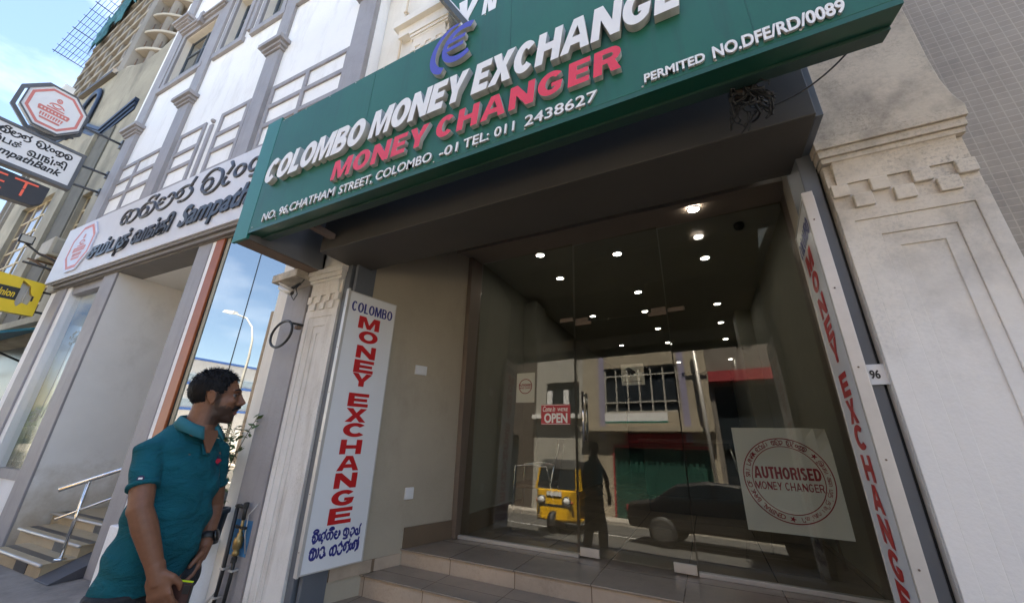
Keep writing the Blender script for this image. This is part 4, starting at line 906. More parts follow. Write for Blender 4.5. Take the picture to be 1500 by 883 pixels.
def pagoda(Mx, cx, cz, w, h, mt, parent, d=.002):
    """layered emblem: ring on top, curved tiers, dotted band, leaf row"""
    def P(polys, nm):
        me = curve_mesh(polys, .001)
        for v in me.vertices: v.co = Mx @ Vector((cx + v.co.x * w, cz + v.co.y * h, d + v.co.z))
        me.update(); meshobj(nm, me, mt, parent)
    P([arc(0, .78, .17, .17, 0, 360, 20)[:-1], arc(0, .78, .11, .11, 0, 360, 20)[:-1]], 'emblem_ring')
    for i in range(5):
        a = R(72 * i); 
        P([arc(.0 + .11 * math.cos(a) * .6, .78 + .11 * math.sin(a) * .6, .035, .035, 0, 360, 8)[:-1]], 'emblem_dot')
    P([arc(0, .3, .46, .26, 175, 5, 14) + arc(0, .3, .38, .17, 5, 175, 14)], 'emblem_tier'); P([arc(0, .42, .3, .2, 190, 350, 12) + arc(0, .42, .22, .12, 350, 190, 12)], 'emblem_tier')
    P([[(-.52, .2), (.52, .2), (.5, .12), (-.5, .12)]], 'emblem_bar')
    P([[(-.86, .06), (.86, .06), (.92, -.02), (.86, -.26), (-.86, -.26), (-.92, -.02)]] + [arc(-.7 + .2 * i, -.10, .06, .055, 0, 360, 10)[:-1] for i in range(8)], 'emblem_band')
    for i in range(9): P([[(-.62 + .155 * i - .05, -.36), (-.62 + .155 * i + .07, -.36), (-.6 + .15 * i + .02, -.6), (-.6 + .15 * i - .04, -.6)]], 'emblem_leaf')
    P([[(-.62, -.66), (.62, -.66), (.56, -.78), (-.56, -.78)]], 'emblem_bar')
def octring(Mx, cx, cz, rx, rz, k0, k1, mt, parent, d):
    me = curve_mesh([octo(cx, cz, rx * k0, rz * k0), octo(cx, cz, rx * k1, rz * k1)], .001)
    for v in me.vertices: v.co = Mx @ Vector((v.co.x, v.co.y, d + v.co.z))
    me.update(); return meshobj('border', me, mt, parent)
lg = MB(KF); cx, cz = -9.79, 4.56
lg.add([(x, y, z) for z in (0, .02) for x, y in octo(cx, cz, .49, .49)], [tuple(range(8))[::-1], tuple(range(8, 16))] + [(i, (i + 1) % 8, 8 + (i + 1) % 8, 8 + i) for i in range(8)])
lgo = lg.build('emblem_plate', mat('pale lilac plate', (.6, .6, .68), .4), bf)
octring(KF, cx, cz, .49, .49, .9, .78, M_pinkr, lgo, .0215); pagoda(KF, cx, cz - .02, .27, .3, M_pinkr, lgo, .0215)

# ------------------------------------------------------------------ projecting signs of the bank (plane x = const, face towards +x)
XS = -10.5
FXp = Matrix.Translation((XS, 0, 0)) @ Matrix(((0, 0, 1), (1, 0, 0), (0, 1, 0))).to_4x4()     # local x = +y, local y = up, local z = +x
def slab(M, poly, z0, z1, m): 
    n = len(poly); m.M = M
    return m.add([(x, y, z) for z in (z0, z1) for x, y in poly], [tuple(range(n))[::-1], tuple(range(n, 2 * n))] + [(i, (i + 1) % n, n + (i + 1) % n, n + i) for i in range(n)])
M_frame = mat('grey sign frame', (.10, .105, .115), .5, var=.15)
os_ = thing('octagon_sign', 'octagonal hanging bank sign with a red line emblem on white', 'sign', (XS, .98, 6.65))
oc = octo(.985, 7.24, .39, .475)
slab(FXp, oc, -.11, -.002, m := MB()); m.build('box', M_signw, os_)
me = curve_mesh([octo(.985, 7.24, .455, .555), octo(.985, 7.24, .40, .485)], .05)
for v in me.vertices: v.co = FXp @ Vector((v.co.x - .015, v.co.y, v.co.z - .12))
me.update(); meshobj('frame', me, M_frame, os_)
me = curve_mesh([octo(.985, 7.24, .395, .48), octo(.985, 7.24, .375, .458)], .02)
for v in me.vertices: v.co = FXp @ Vector((v.co.x, v.co.y, v.co.z + .004))
me.update(); meshobj('rim', me, M_frame, os_)
octring(FXp, .985, 7.24, .39, .475, .87, .77, M_pinkr, os_, .001); pagoda(FXp, .985, 7.2, .225, .32, M_pinkr, os_, .001)
m = MB(); m.tube([(XS - .05, 1.36, 7.22), (-10.8, 2.03, 7.38)], .026, 8); m.tube([(XS - .1, 1.36, 6.9), (XS - .1, .8, 6.6), (XS - .08, .55, 6.6)], .016, 6); m.box(-10.86, -10.74, 2.0, 2.065, 7.28, 7.48); m.build('bracket', M_frame, os_)
b2 = thing('hanging_bank_sign', 'white rectangular hanging sign with black Sinhala, Tamil and English bank name', 'sign', (XS, .9, 5.85))
rect = [(.05, 5.87), (1.555, 5.87), (1.555, 6.56), (.05, 6.56)]
slab(FXp, rect, -.10, -.002, m := MB()); m.build('box', M_signw, b2)
m = MB(FXp)
for a, b_, c, d in ((.0, 1.61, 6.561, 6.62), (.0, 1.61, 5.80, 5.869), (1.556, 1.61, 5.8695, 6.5605), (0, .049, 5.8695, 6.5605)): m.box(a, b_, c, d, -.14, .015)
m.build('frame', M_frame, b2, bevel=.004)
m = MB()
for z in (6.43, 5.99): m.tube([(XS - .05, 1.6, z - .02), (-10.78, 2.04, z + .12)], .026, 8); m.box(-10.84, -10.72, 2.0, 2.065, z + .05, z + .2)
m.build('bracket', M_frame, b2)
def sput(me, x0, x1, z0, z1, parent, mt=M_black, nm='lettering', d=.001): meshobj(nm, fit(me, x0, x1, z0, z1, FXp @ Matrix.Translation((0, 0, d))), mt, parent)
sput(sinhala(['sa', 'mm', 'pa', 'th'], .085, .05), .42, .93, 6.36, 6.53, b2); sput(sinhala(['ba', 'ae', 'ng', 'ku', 'va'], .085, .05), .98, 1.46, 6.35, 6.52, b2)
sput(text_mesh('சம்பத்', .001, .03), .42, .87, 6.13, 6.33, b2); sput(text_mesh('வங்கி', .001, .03), .95, 1.44, 6.13, 6.32, b2)
sput(text_mesh('SampathBank', .001, .028, .25), .52, 1.42, 5.93, 6.12, b2)
led = thing('led_sign', 'dark LED board with red segments under the hanging bank sign', 'display', (XS, 1.0, 5.25))
slab(FXp, [(.0, 5.20), (1.30, 5.26), (1.39, 5.36), (1.39, 5.70), (.0, 5.78)], -.2, -.02, m := MB()); m.build('housing', mat('LED housing', (.03, .03, .034), .45), led, bevel=.006)
M_led = mat('faint glow red segment', (.42, .075, .045), .4, emit=(.7, .1, .05), estr=.06)  # segments carry a faint glow of their own
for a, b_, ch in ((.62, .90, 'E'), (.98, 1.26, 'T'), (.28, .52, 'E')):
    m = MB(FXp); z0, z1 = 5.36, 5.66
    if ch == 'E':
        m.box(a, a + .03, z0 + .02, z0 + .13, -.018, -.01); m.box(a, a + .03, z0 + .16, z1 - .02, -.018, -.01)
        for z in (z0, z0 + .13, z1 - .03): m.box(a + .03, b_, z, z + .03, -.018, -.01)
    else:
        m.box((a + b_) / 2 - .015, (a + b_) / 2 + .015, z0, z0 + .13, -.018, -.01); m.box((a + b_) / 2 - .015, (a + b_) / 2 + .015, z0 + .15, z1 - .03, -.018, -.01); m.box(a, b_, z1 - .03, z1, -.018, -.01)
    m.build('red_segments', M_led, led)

# ================================================================== old beige building
old = thing('old_building', 'weathered beige old building with a navy cornice left of the bank', 'building', (-15, 2.6, 0))
OM = BK @ Matrix.Translation((0, .3, 0))
m = MB(OM); hol = [(-18.2, -15.25, 3.7, 7.8), (-13.4, -12.7, 3.7, 7.0), (-19.0, -11.3, .0, 3.2)]
wallgrid(m, -19.5, -10.95, 0, 11.95, hol, 0, .35)
m.prism([(-19.5, 11.951), (-13.9, 11.951), (-15.7, 12.6), (-19.5, 12.6)], 0.0, .35, 'y'); m.prism([(-13.0, 11.951), (-10.95, 11.951), (-10.95, 12.9), (-12.1, 12.2)], 0.0, .35, 'y')
m.box(-19.5, -10.95, .35, 10, 11.3, 11.7); m.box(-19.5, -19.2, .35, 10, 0, 11.3); m.box(-11.1, -10.95, .35, 10, 0, 11.3)
m.build('wall', M_moss, old)
m = MB(OM); m.box(-18.4, -15.9, -.12, -.0005, 12.45, 12.62); m.build('roof_ledge', M_beam, old)
m = MB(OM); z = 9.6
for k in range(3):
    q = k * .13
    m.prism([(-19, 10.6 + q), (-16.6, 10.3 + q), (-14.4, 9.18 + q), (-12.65, 9.55 + q), (-12.65, 9.66 + q), (-14.4, 9.29 + q), (-16.6, 10.41 + q), (-19, 10.71 + q)], -.03 - .03 * k, -.0005, 'y')
m.build('navy_cornice', M_bluetrim, old)
m = MB(OM); pts = [(-17.5 + .0, -.05, 10.3), (-17.45, -.05, 11.3)] + [(-16.85 + .62 * math.cos(R(a)), -.05, 11.3 + .75 * math.sin(R(a))) for a in range(180, -1, -15)] + [(-16.2, -.05, 10.4)]
m.tube(pts, .13, 6, flat=((0, 1, 0), .3)); m.build('arch_moulding', M_bluetrim, old)
m = MB(OM); m.box(-15.22, -14.42, -.1, -.0005, 3.6, 9.3); m.build('pier', M_moss, old)
m = MB(OM); m.box(-14.4, -13.45, -.03, -.0005, 3.6, 9.3); m.build('pier', mat('painted-shade pier render', (.13, .125, .105), .9, var=.15, dirt=.4, dirtc=(.07, .07, .06)), old)  # darker copy of the wall render, shade put into its colour
M_mull = mat('cream glazing bar', (.55, .45, .27), .6)
for x0, x1, z0, z1, nc, nr in ((-18.2, -15.25, 3.7, 7.8, 4, 8), (-13.4, -12.7, 3.7, 7.0, 1, 8)):
    m = MB(OM)
    for i in range(nc + 1): x = x0 + (x1 - x0) * i / nc; m.box(x - .03, x + .03, .1, .16, z0, z1)
    for j in range(nr + 1):
        z = z0 + (z1 - z0) * j / nr; m.box(x0, x1, .105, .155, z - .025, z + .025)
    wf = m.build('window_frame', M_mull, old)
    m = MB(OM); m.box(x0, x1, .12, .13, z0, z1); m.build('window_pane', mat('dusty pane %d' % nc, (.085, .062, .06), .12, var=.3, vscale=1.2, spec=.8), wf)
m = MB(OM); m.box(-19.5, -10.95, -.14, -.0005, 3.45, 3.6); m.box(-18.6, -15.2, -.1, -.0005, 3.6, 3.69); m.build('string_course', M_moss, old)
m = MB(OM); m.box(-19, -11.3, .34, .4, 0, 3.2); m.build('shopfront', mat('dim shopfront', (.05, .07, .08), .3), old)
aw = thing('teal_awning', 'blue awning under the yellow sign at the far left edge', 'awning', (-12.5, 1.9, 2.9)); m = MB(); m.hexa([(-16, 1.5, 2.95), (-11.5, 1.5, 2.95), (-11.5, 2.3, 3.3), (-16, 2.3, 3.3), (-16, 1.5, 3.0), (-11.5, 1.5, 3.0), (-11.5, 2.3, 3.35), (-16, 2.3, 3.35)])
m.build('canopy', mat('teal canvas', (.02, .16, .24), .6), aw); m = MB(); 
for x in (-15.5, -12): m.tube([(x, 1.55, 2.97), (x, 2.45, 2.6)], .02, 6)
m.build('strut', M_black, aw)
ac = thing('air_conditioner', 'dusty air conditioner unit on a wall bracket beside the bank fascia', 'air conditioner', (-11.7, 2.2, 4.9))
m = MB(); m.box(-12.1, -11.35, 1.85, 2.2, 4.72, 5.12); m.build('casing', mat('dusty casing', (.42, .39, .32), .7, dirt=.5, dirtc=(.15, .12, .09)), ac, bevel=.02)
m = MB(); m.box(-11.349, -11.33, 1.9, 2.15, 4.78, 5.06); m.build('side_panel', mat('panel grey', (.3, .29, .25), .7), ac)
m = MB(); 
for x in (-12.0, -11.45): m.tube([(x, 1.75, 4.70), (x, 2.55, 4.70)], .02, 6); m.tube([(x, 1.8, 4.70), (x, 2.5, 4.40)], .02, 6)
m.build('bracket', M_rust, ac)
fl = thing('flood_lamp', 'small black flood lamp on an arm beside the air conditioner', 'lamp', (-11.2, 1.52, 4.75)); m = MB(); m.box(-11.27, -11.21, 1.43, 1.62, 4.76, 4.93); hb = m.build('housing', M_black, fl, bevel=.01)
m = MB(); m.box(-11.209, -11.2, 1.45, 1.60, 4.78, 4.91); m.build('lens', mat('lamp glass', (.5, .5, .46), .1), fl); m = MB(); m.tube([(-11.25, 1.55, 4.76), (-11.2, 1.75, 4.62), (-11.1, 2.2, 4.5), (-10.9, 2.28, 4.5)], .02, 6); m.tube([(-11.2, 1.6, 4.4), (-11.0, 2.2, 4.33)], .022, 6); m.build('arm', M_black, fl)
ys = thing('yellow_sign', 'yellow hanging sign with a black band and a torn hole', 'sign', (-11.2, 1.6, 3.45))
Y1 = Matrix.Translation((-11.2, 0, 0)) @ Matrix(((0, 0, 1), (1, 0, 0), (0, 1, 0))).to_4x4()
outer = [(.6, 4.16), (.6, 3.45), (1.62, 3.43), (2.02, 3.43), (2.0, 4.08), (1.43, 4.12)]
hole = [(1.72, 4.06), (1.74, 3.62), (1.78, 3.55), (1.82, 3.64), (1.90, 3.62), (1.93, 3.80), (1.88, 3.84), (1.84, 3.98), (1.78, 4.02)]
me = curve_mesh([outer, hole], .12)
for v in me.vertices: v.co = Y1 @ Vector((v.co.x, v.co.y, v.co.z - .06))
me.update(); meshobj('box', me, M_yellow, ys)
m = MB(Y1); m.box(.65, 1.735, 3.66, 3.90, .0005, .002); m.box(1.905, 1.93, 3.70, 3.80, .0005, .002); m.build('black_band', M_black, ys)
me = fit(text_mesh('Union', .001, .02, .15), 1.47, 1.70, 3.71, 3.85, Y1 @ Matrix.Translation((0, 0, .003))); meshobj('lettering', me, M_yellow, ys)
me = fit(text_mesh('Western', .001, .02, .15), 1.08, 1.44, 3.71, 3.85, Y1 @ Matrix.Translation((0, 0, .003))); meshobj('lettering', me, M_yellow, ys)
m = MB(Y1); m.box(1.70, 1.96, 3.5, 4.05, -.118, -.112); m.tube([(1.83, 3.46, -.06), (1.83, 4.06, -.06)], .012, 6); m.build('inner_tube', M_alu, ys)
m = MB(); 
for z in (3.93, 3.53): m.tube([(-11.26, 1.97, z), (-11.26, 2.35, z)], .022, 6)
m.build('bracket', M_black, ys)

# ================================================================== concrete tower under construction
K = 1.78
def tz(z): return H + (z - H) * K
tw = thing('concrete_tower', 'unfinished concrete tower with curved corner balconies rising behind the old building', 'tower', (-70, 9, 0))
xl, xr, yf, rad = -46.3 * K, -32.0 * K, 4.5 * K, 3.5 * K
lv = [23.9 - 1.75 + 1.72 * i for i in range(0, 17)]
def outline(off):
    pts = [(xl, yf - off), (xr, yf - off)] + [(xr + (rad + off) * math.sin(R(a)), yf + rad - (rad + off) * math.cos(R(a))) for a in range(8, 91, 8)] + [(xr + rad + off, yf + 25), (xl, yf + 25)]
    return pts
m = MB(); m.prism([(x, y) for x, y in outline(-2.2)], 0, tz(lv[-1]), 'z'); m.build('core', mat('tower core gap shade', (.07, .055, .045), .9, var=.3, vscale=.3), tw)  # core coloured dark for the shade in the gaps between slabs
for i, z in enumerate(lv):
    m = MB(); m.prism(outline(0), tz(z), tz(z) + .42, 'z'); s_ = m.build('floor_slab', M_conc, tw); m = MB(); m.prism(outline(.06), tz(z) + .10, tz(z) + .40, 'z'); m.build('painted_lit_edge', M_conc2, s_)  # pale band paints the lit slab edge against the darker slab
m = MB()
for i in range(8):
    x = xl + (xr - xl) * i / 7; m.box(x - .45, x + .45, yf + .08, yf + 1.2, 0, tz(lv[-1]))
for a in (30, 75): x, y = xr + (rad - .6) * math.sin(R(a)), yf + rad - (rad - .6) * math.cos(R(a)); m.lathe([(.5, 0), (.5, tz(lv[-1]))], (x, y, 0), 'z', 12)
m.build('columns', M_conc, tw)
m = MB(); m.box(xr - 1.5, xr + 1.2, yf - .1, yf + 2.6, 0, tz(lv[-1])); m.build('stair_core', M_conc, tw)
m = MB()
for i in range(2, 15, 1): m.box(xl + 1.5 + (i % 3) * 4, xl + 10 + (i % 2) * 5, yf + 1.3, yf + 1.6, tz(lv[i]) + .76, tz(lv[i + 1]) - .3)
m.build('infill_wall', M_rust, tw)
m = MB()
for z in lv:
    for a in range(0, 90, 9):
        x, y = xr + (rad - .15) * math.sin(R(a)), yf + rad - (rad - .15) * math.cos(R(a)); m.tube([(x, y, tz(z) + .7), (x, y, tz(z) + 1.7)], .06, 5)
m.build('rebar_stubs', M_rust, tw, kind='stuff')
m = MB(); m.box(xl - 1.5, xl + 3.5, yf - 1.0, yf + 5, tz(25.0), tz(28.6)); m.build('white_tank_room', M_white, tw)
sc1 = thing('safety_net', 'blue mesh sheet hung over the upper floors of the tower', 'netting', (xl + 3, yf - .3, tz(34)))
m = MB(); r4 = random.Random(9); vs = []; n = 26
for i in range(n + 1):
    for j in range(9): vs.append((xl + .4 + (xr - xl) * .62 * i / n, yf - .25 - .35 * r4.random(), tz(33.5 + 1.9 * i / n * 4 * .3) + j * .75 + 1.5 * math.sin(i * .7)))
m.add(vs, [(i * 9 + j, (i + 1) * 9 + j, (i + 1) * 9 + j + 1, i * 9 + j + 1) for i in range(n) for j in range(8)])
o = m.build('mesh_sheet', mat('blue green netting', (.05, .16, .19), .9, var=.4, vscale=.6), sc1, fix=False); s_ = o.modifiers.new('thickness', 'SOLIDIFY'); s_.thickness = .05
ff = thing('catch_fan', 'steel grid platform jutting from the far end of the tower against the sky', 'platform', (xl - 10, yf + 4, tz(52)))
zf = tz(52.16); x0, x1, y0, y1 = -76.4 * K, xl + 1, 4.5 * K, 9.2 * K
m = MB(); n_ = 17
for i in range(n_ + 1):
    x = x0 + (x1 - x0) * i / n_; m.tube([(x, y0 - .4, zf), (x, y1, zf)], .09 if i % 4 else .15, 4)
n_ = 14
for i in range(n_ + 1):
    y = y0 + (y1 - y0) * i / n_; m.tube([(x0 - 1, y, zf + .1), (x1, y, zf + .1)], .04 if i % 4 else .06, 4)
m.build('grid', mat('steel blue', (.03, .05, .13), .6), ff)
# ================================================================== small fixtures by the left pilaster
cc_ = thing('security_camera', 'small security camera under a stone bracket left of the pilaster head', 'camera', (-3.55, 2.1, 2.9))
m = MB(); m.hexa([(-3.74, 2.03, 2.87), (-3.36, 2.03, 2.89), (-3.36, 2.29, 2.89), (-3.74, 2.29, 2.87), (-3.74, 2.03, 2.95), (-3.36, 2.03, 2.97), (-3.36, 2.29, 2.97), (-3.74, 2.29, 2.95)]); m.build('shelf', M_stain, cc_, bevel=.004)
Mc = Matrix.Translation((-3.53, 2.07, 2.775)) @ Matrix.Rotation(R(28), 4, 'Y') @ Matrix.Rotation(R(20), 4, 'Z')
m = MB(Mc); m.lathe([(.0, -.075), (.03, -.075), (.032, .06), (.026, .075), (.0, .075)], (0, 0, 0), 'x', 16, cap=False); m.box(-.09, .07, -.036, .036, .030, .038); m.build('housing', M_alu, cc_)
m = MB(Mc); m.lathe([(.0, .0755), (.022, .0755)], (0, 0, 0), 'x', 12, cap=False); m.lathe([(.024, -.077), (.0, -.078)], (0, 0, 0), 'x', 12, cap=False); m.build('lens', M_black, cc_)
m = MB(); m.tube([(-3.5, 2.1, 2.80), (-3.47, 2.16, 2.87)], .014, 8); m.tube([(-3.47, 2.1, 2.8), (-3.44, 2.08, 2.70), (-3.41, 2.09, 2.66), (-3.39, 2.1, 2.72), (-3.43, 2.1, 2.79), (-3.38, 2.12, 2.86), (-3.36, 2.15, 2.96)], .005, 6); m.build('cable', M_black, cc_)
rg = thing('black_ring', 'black metal hoop holder sticking out beside the left pilaster', 'ring', (-3.5, 2.1, 2.35))
m = MB(); pts = []
for i in range(27):
    a = R(40 + 360 * i / 26); pts.append((-3.545 + .235 * math.cos(a), 2.13 - .05 * math.cos(a), 2.345 + .125 * math.sin(a)))
m.tube(pts, .012, 8); m.tube([pts[0], (-3.36, 2.16, 2.43), (-3.35, 2.24, 2.43)], .012, 8); m.build('hoop', M_black, rg)
m = MB(); m.box(-3.41, -3.36, 2.16, 2.2, 2.39, 2.42); m.build('clamp', M_rust, rg)
# water pipes, valve and the blue patch behind them
pv = thing('water_pipes', 'two black water pipes with a brass valve on a blue painted patch', 'pipes', (-3.65, 2.24, .2))
m = MB(BK); m.box(-3.785, -3.525, -.0335, -.0305, .49, .75); m.build('blue_patch', M_bluep, pv)
def pp_(pts, r, mt, nm): m = MB(BK); m.tube(pts, r, 10); m.build(nm, mt, pv)
pp_([(-3.715, -.07, .86), (-3.705, -.07, .40), (-3.735, -.07, .0)], .014, M_black, 'black_pipe')
pp_([(-3.73, -.07, .855), (-3.60, -.07, .855)], .014, M_black, 'black_pipe')
pp_([(-3.605, -.07, .87), (-3.60, -.07, .76)], .015, M_black, 'black_pipe')
pp_([(-3.60, -.07, .53), (-3.59, -.07, .40), (-3.615, -.07, .0)], .014, M_black, 'black_pipe')
m = MB(BK); m.lathe([(.012, .50), (.026, .505), (.026, .53), (.018, .54), (.034, .56), (.036, .60), (.034, .63), (.02, .64), (.022, .66), (.013, .67), (.016, .70), (.012, .72), (.012, .77)], (-3.60, -.07, 0), 'z', 16); m.build('brass_valve', M_brass, pv)
m = MB(BK); m.box(-3.66, -3.54, -.085, -.06, .695, .712); m.tube([(-3.60, -.07, .70), (-3.60, -.12, .73)], .008, 6); m.lathe([(.02, .845), (.022, .885), (.016, .89)], (-3.605, -.07, 0), 'z', 10); m.lathe([(.02, .845), (.02, .87)], (-3.70, -.07, 0), 'z', 10); m.lathe([(.022, .455), (.022, .49)], (-3.60, -.07, 0), 'z', 10); m.build('fittings', M_black, pv)
for x, z in ((-3.705, .40), (-3.592, .40), (-3.725, .2)):
    m = MB(BK); m.box(x - .024, x + .024, -.088, -.0305, z - .007, z + .007); m.build('pipe_clip', M_alu, pv)
m = MB(BK); m.tube([(-3.5, -.04, .88), (-3.56, -.06, .80), (-3.55, -.06, .66), (-3.51, -.05, .52)], .004, 6); m.build('thin_tube', M_alu, pv)
m = MB(BK); m.tube([(-3.73, -.07, .26), (-3.76, -.08, .2), (-3.80, -.08, .16), (-3.80, -.08, .05)], .01, 6); m.build('side_branch', M_alu, pv)
# potted plant on the window ledge
pl = thing('potted_plant', 'thin leafy plant in a dark pot on the bank window ledge', 'plant', (-3.86, 2.13, .575))
px, py = -3.86, 2.13
m = MB(); m.lathe([(.075, .575), (.095, .80), (.108, .80), (.108, .835), (.092, .835), (.09, .81), (.0, .81)], (px, py, 0), 'z', 18); m.build('pot', mat('dark blue pot', (.02, .03, .04), .4), pl)
ms = MB(); ml_ = MB(); r5 = random.Random(11)
for k in range(11):
    p = Vector((px + r5.uniform(-.03, .03), py + r5.uniform(-.03, .03), .80)); d = Vector((r5.uniform(-.55, .1), r5.uniform(-.2, .12), 1)); pts = [p.copy()]; L = r5.uniform(.55, .86)
    for i in range(9):
        d += Vector((r5.uniform(-.12, .12), r5.uniform(-.1, .1), 0)); p = p + d.normalized() * L / 9; pts.append(p.copy())
        for q in range(5 if i > 3 else 2):
            c = p + Vector((r5.uniform(-.05, .05), r5.uniform(-.04, .04), r5.uniform(-.03, .03))); a = r5.uniform(0, 6.28); s_ = r5.uniform(.028, .046)
            u = Vector((math.cos(a), math.sin(a) * .6, r5.uniform(-.4, .6))).normalized(); w = u.cross(Vector((r5.uniform(-.5, .5), r5.uniform(-.5, .5), 1))).normalized()
            ml_.tube([p, c], .0012, 3, cap=False)
            ml_.add([c - u * s_, c + w * s_ * .42 + Vector((0, 0, .004)), c + u * s_ * 1.1, c - w * s_ * .42], [(0, 1, 2), (0, 2, 3)])
    ms.tube(pts, [.007 * (1 - .07 * i) for i in range(len(pts))], 6)
ms.build('stem', M_stem, pl); ml_.build('leaf', M_leaf, pl, fix=False)

# ================================================================== the man
MO = Vector((-2.0, .97, 0)); V_ = Vector((.8998, -.4364, 0)); U_ = Vector((.4364, .8998, 0)); W_ = Vector((0, 0, 1))
def mw(u, v, w): return MO + U_ * u + V_ * v + W_ * w
man = thing('person', 'man in teal polo shirt and black trousers, head turned towards the shop, holding a phone', 'person', tuple(MO))
def ang(a): return (U_ * math.cos(R(a)) + V_ * math.sin(R(a)))
TF = ang(48); TL = ang(48 - 90)           # chest direction and his left
def frame_pt(c, f, l, w, F_, L_): return c + F_ * f + L_ * l + W_ * w
def remesh(name, mb, vox, smooth, mt, parent, label=None, factor=.5):
    me = mb.mesh('tmp'); o = bpy.data.objects.new('tmp', me); col.objects.link(o)
    r_ = o.modifiers.new('r', 'REMESH'); r_.mode = 'VOXEL'; r_.voxel_size = vox; r_.use_smooth_shade = True
    if smooth: s_ = o.modifiers.new('s', 'SMOOTH'); s_.iterations = smooth; s_.factor = factor
    dg = bpy.context.evaluated_depsgraph_get(); m2 = bpy.data.meshes.new_from_object(o.evaluated_get(dg)); bpy.data.objects.remove(o)
    for p in m2.polygons: p.use_smooth = True
    return meshobj(name, m2, mt, parent, label=label)
def loft(mb, stations, F_, L_, n=24, power=2.3):
    """stations: (centre, half depth, half breadth) stacked rings, superellipse section"""
    vs = []
    for c, hd, hb in stations:
        for j in range(n):
            t = 2 * PI * j / n; ct, st = math.cos(t), math.sin(t); e = 2 / power
            vs.append(c + F_ * (hd * math.copysign(abs(ct) ** e, ct)) + L_ * (hb * math.copysign(abs(st) ** e, st)))
    m_ = len(stations); fs = [(i * n + j, i * n + (j + 1) % n, (i + 1) * n + (j + 1) % n, (i + 1) * n + j) for i in range(m_ - 1) for j in range(n)] + [tuple(range(n))[::-1], tuple(range((m_ - 1) * n, m_ * n))]
    mb.add(vs, fs, True)
def oell(mb, c, ax_, r):
    """ellipsoid with axes"""
    t = MB(Matrix.Translation(c) @ Matrix(ax_).transposed().to_4x4()); t.ball((0, 0, 0), r, 16, 10); mb.v_off = len(mb.v); mb.add(t.v, t.f, True)
# torso centre line (u, v) by height
def tc_(w):
    k = [(.0, -.03, -.02), (.80, -.045, -.01), (.92, -.05, 0), (1.0, -.035, .0), (1.12, -.025, 0), (1.25, -.027, 0), (1.36, -.045, -.005), (1.44, -.05, -.01), (1.6, -.035, 0)]
    for (a, u0, v0), (b, u1, v1) in zip(k, k[1:]):
        if a <= w <= b: t = (w - a) / (b - a); return mw(u0 + (u1 - u0) * t, v0 + (v1 - v0) * t, w)
# key joints
S_R = tc_(1.375) - TL * .150 + TF * .0; E_R = mw(-.118, .20, 1.182); Wr_R = mw(-.022, .215, .985)
S_L = tc_(1.375) + TL * .155; E_L = mw(.118, -.185, 1.12); Wr_L = mw(.112, -.06, .985)
HF = ang(6); HL = ang(6 - 90)                      # face direction and its left
HC = mw(.004, .0, 1.612)
body = MB()
loft(body, [(tc_(.84), .095, .135), (tc_(.95), .10, .135), (tc_(1.1), .09, .13), (tc_(1.25), .095, .145), (tc_(1.36), .085, .15), (tc_(1.42), .06, .11), (tc_(1.455), .05, .06)], TF, TL)
nb = mw(-.025, .0, 1.43)
body.tube([nb, mw(-.018, .0, 1.48), mw(-.012, 0, 1.53), mw(-.006, 0, 1.58)], [.072, .06, .058, .06], 16)
HA = (HF, HL, W_)
oell(body, HC + HF * -.008 + W_ * .018, HA, (.093, .073, .088))
oell(body, HC + HF * .03 + W_ * -.035, HA, (.064, .060, .088))
oell(body, HC + HF * .052 + W_ * -.095, HA, (.036, .036, .03))
oell(body, HC + HF * .068 + W_ * -.107, HA, (.022, .024, .02))
oell(body, HC + HF * .018 + W_ * -.082, HA, (.048, .054, .04))
oell(body, HC + HF * .075 + W_ * .018, HA, (.022, .048, .013))
for s in (-1, 1):
    oell(body, HC + HF * .066 + HL * (.036 * s) + W_ * -.03, HA, (.022, .02, .018))
    # ear
    t = MB(Matrix.Translation(HC + HF * -.004 + HL * (.078 * s) + W_ * -.022) @ Matrix((HF, HL, W_)).transposed().to_4x4() @ Matrix.Rotation(R(-14), 4, 'Y') @ Matrix.Rotation(R(20 * s), 4, 'Z'))
    t.ball((0, 0, .006), (.018, .007, .027), 12, 8); t.ball((.003, 0, -.02), (.010, .006, .013), 10, 6); t.tube([(.004 + .017 * math.cos(R(a_)), .007 * s, .004 + .027 * math.sin(R(a_))) for a_ in range(-100, 130, 20)], .0042, 8); t.ball((.012, .004 * s, -.012), (.006, .004, .007), 8, 6); body.add(t.v, t.f, True)
NP = [HC + HF * .088 + W_ * .012, HC + HF * .099 + W_ * -.012, HC + HF * .112 + W_ * -.032, HC + HF * .098 + W_ * -.045]
body.tube(NP, [.007, .009, .0125, .010], 10)
for s in (-1, 1): oell(body, HC + HF * .097 + HL * (.012 * s) + W_ * -.039, HA, (.010, .008, .008))
oell(body, HC + HF * .088 + W_ * -.066, HA, (.014, .024, .0075)); oell(body, HC + HF * .084 + W_ * -.082, HA, (.015, .021, .008)); oell(body, HC + HF * .078 + W_ * -.062, HA, (.02, .03, .02))
# arms
def limb(mb, pts, rs, n=14):
    out, ro = [], []
    for i in range(len(pts) - 1):
        for k in range(4):
            t = k / 4; out.append(pts[i].lerp(pts[i + 1], t)); ro.append(rs[i] + (rs[i + 1] - rs[i]) * t)
    out.append(pts[-1]); ro.append(rs[-1]); mb.tube(out, ro, n)
limb(body, [S_R, S_R.lerp(E_R, .5), E_R + Vector((0, 0, .0)), E_R.lerp(Wr_R, .3), E_R.lerp(Wr_R, .75), Wr_R], [.042, .039, .036, .038, .030, .0245])
body.ball(E_R - TF * .008, .035, 12, 8)
limb(body, [S_L, S_L.lerp(E_L, .5), E_L, E_L.lerp(Wr_L, .3), Wr_L], [.045, .04, .036, .036, .026])
body.ball(E_L, .035, 12, 8)
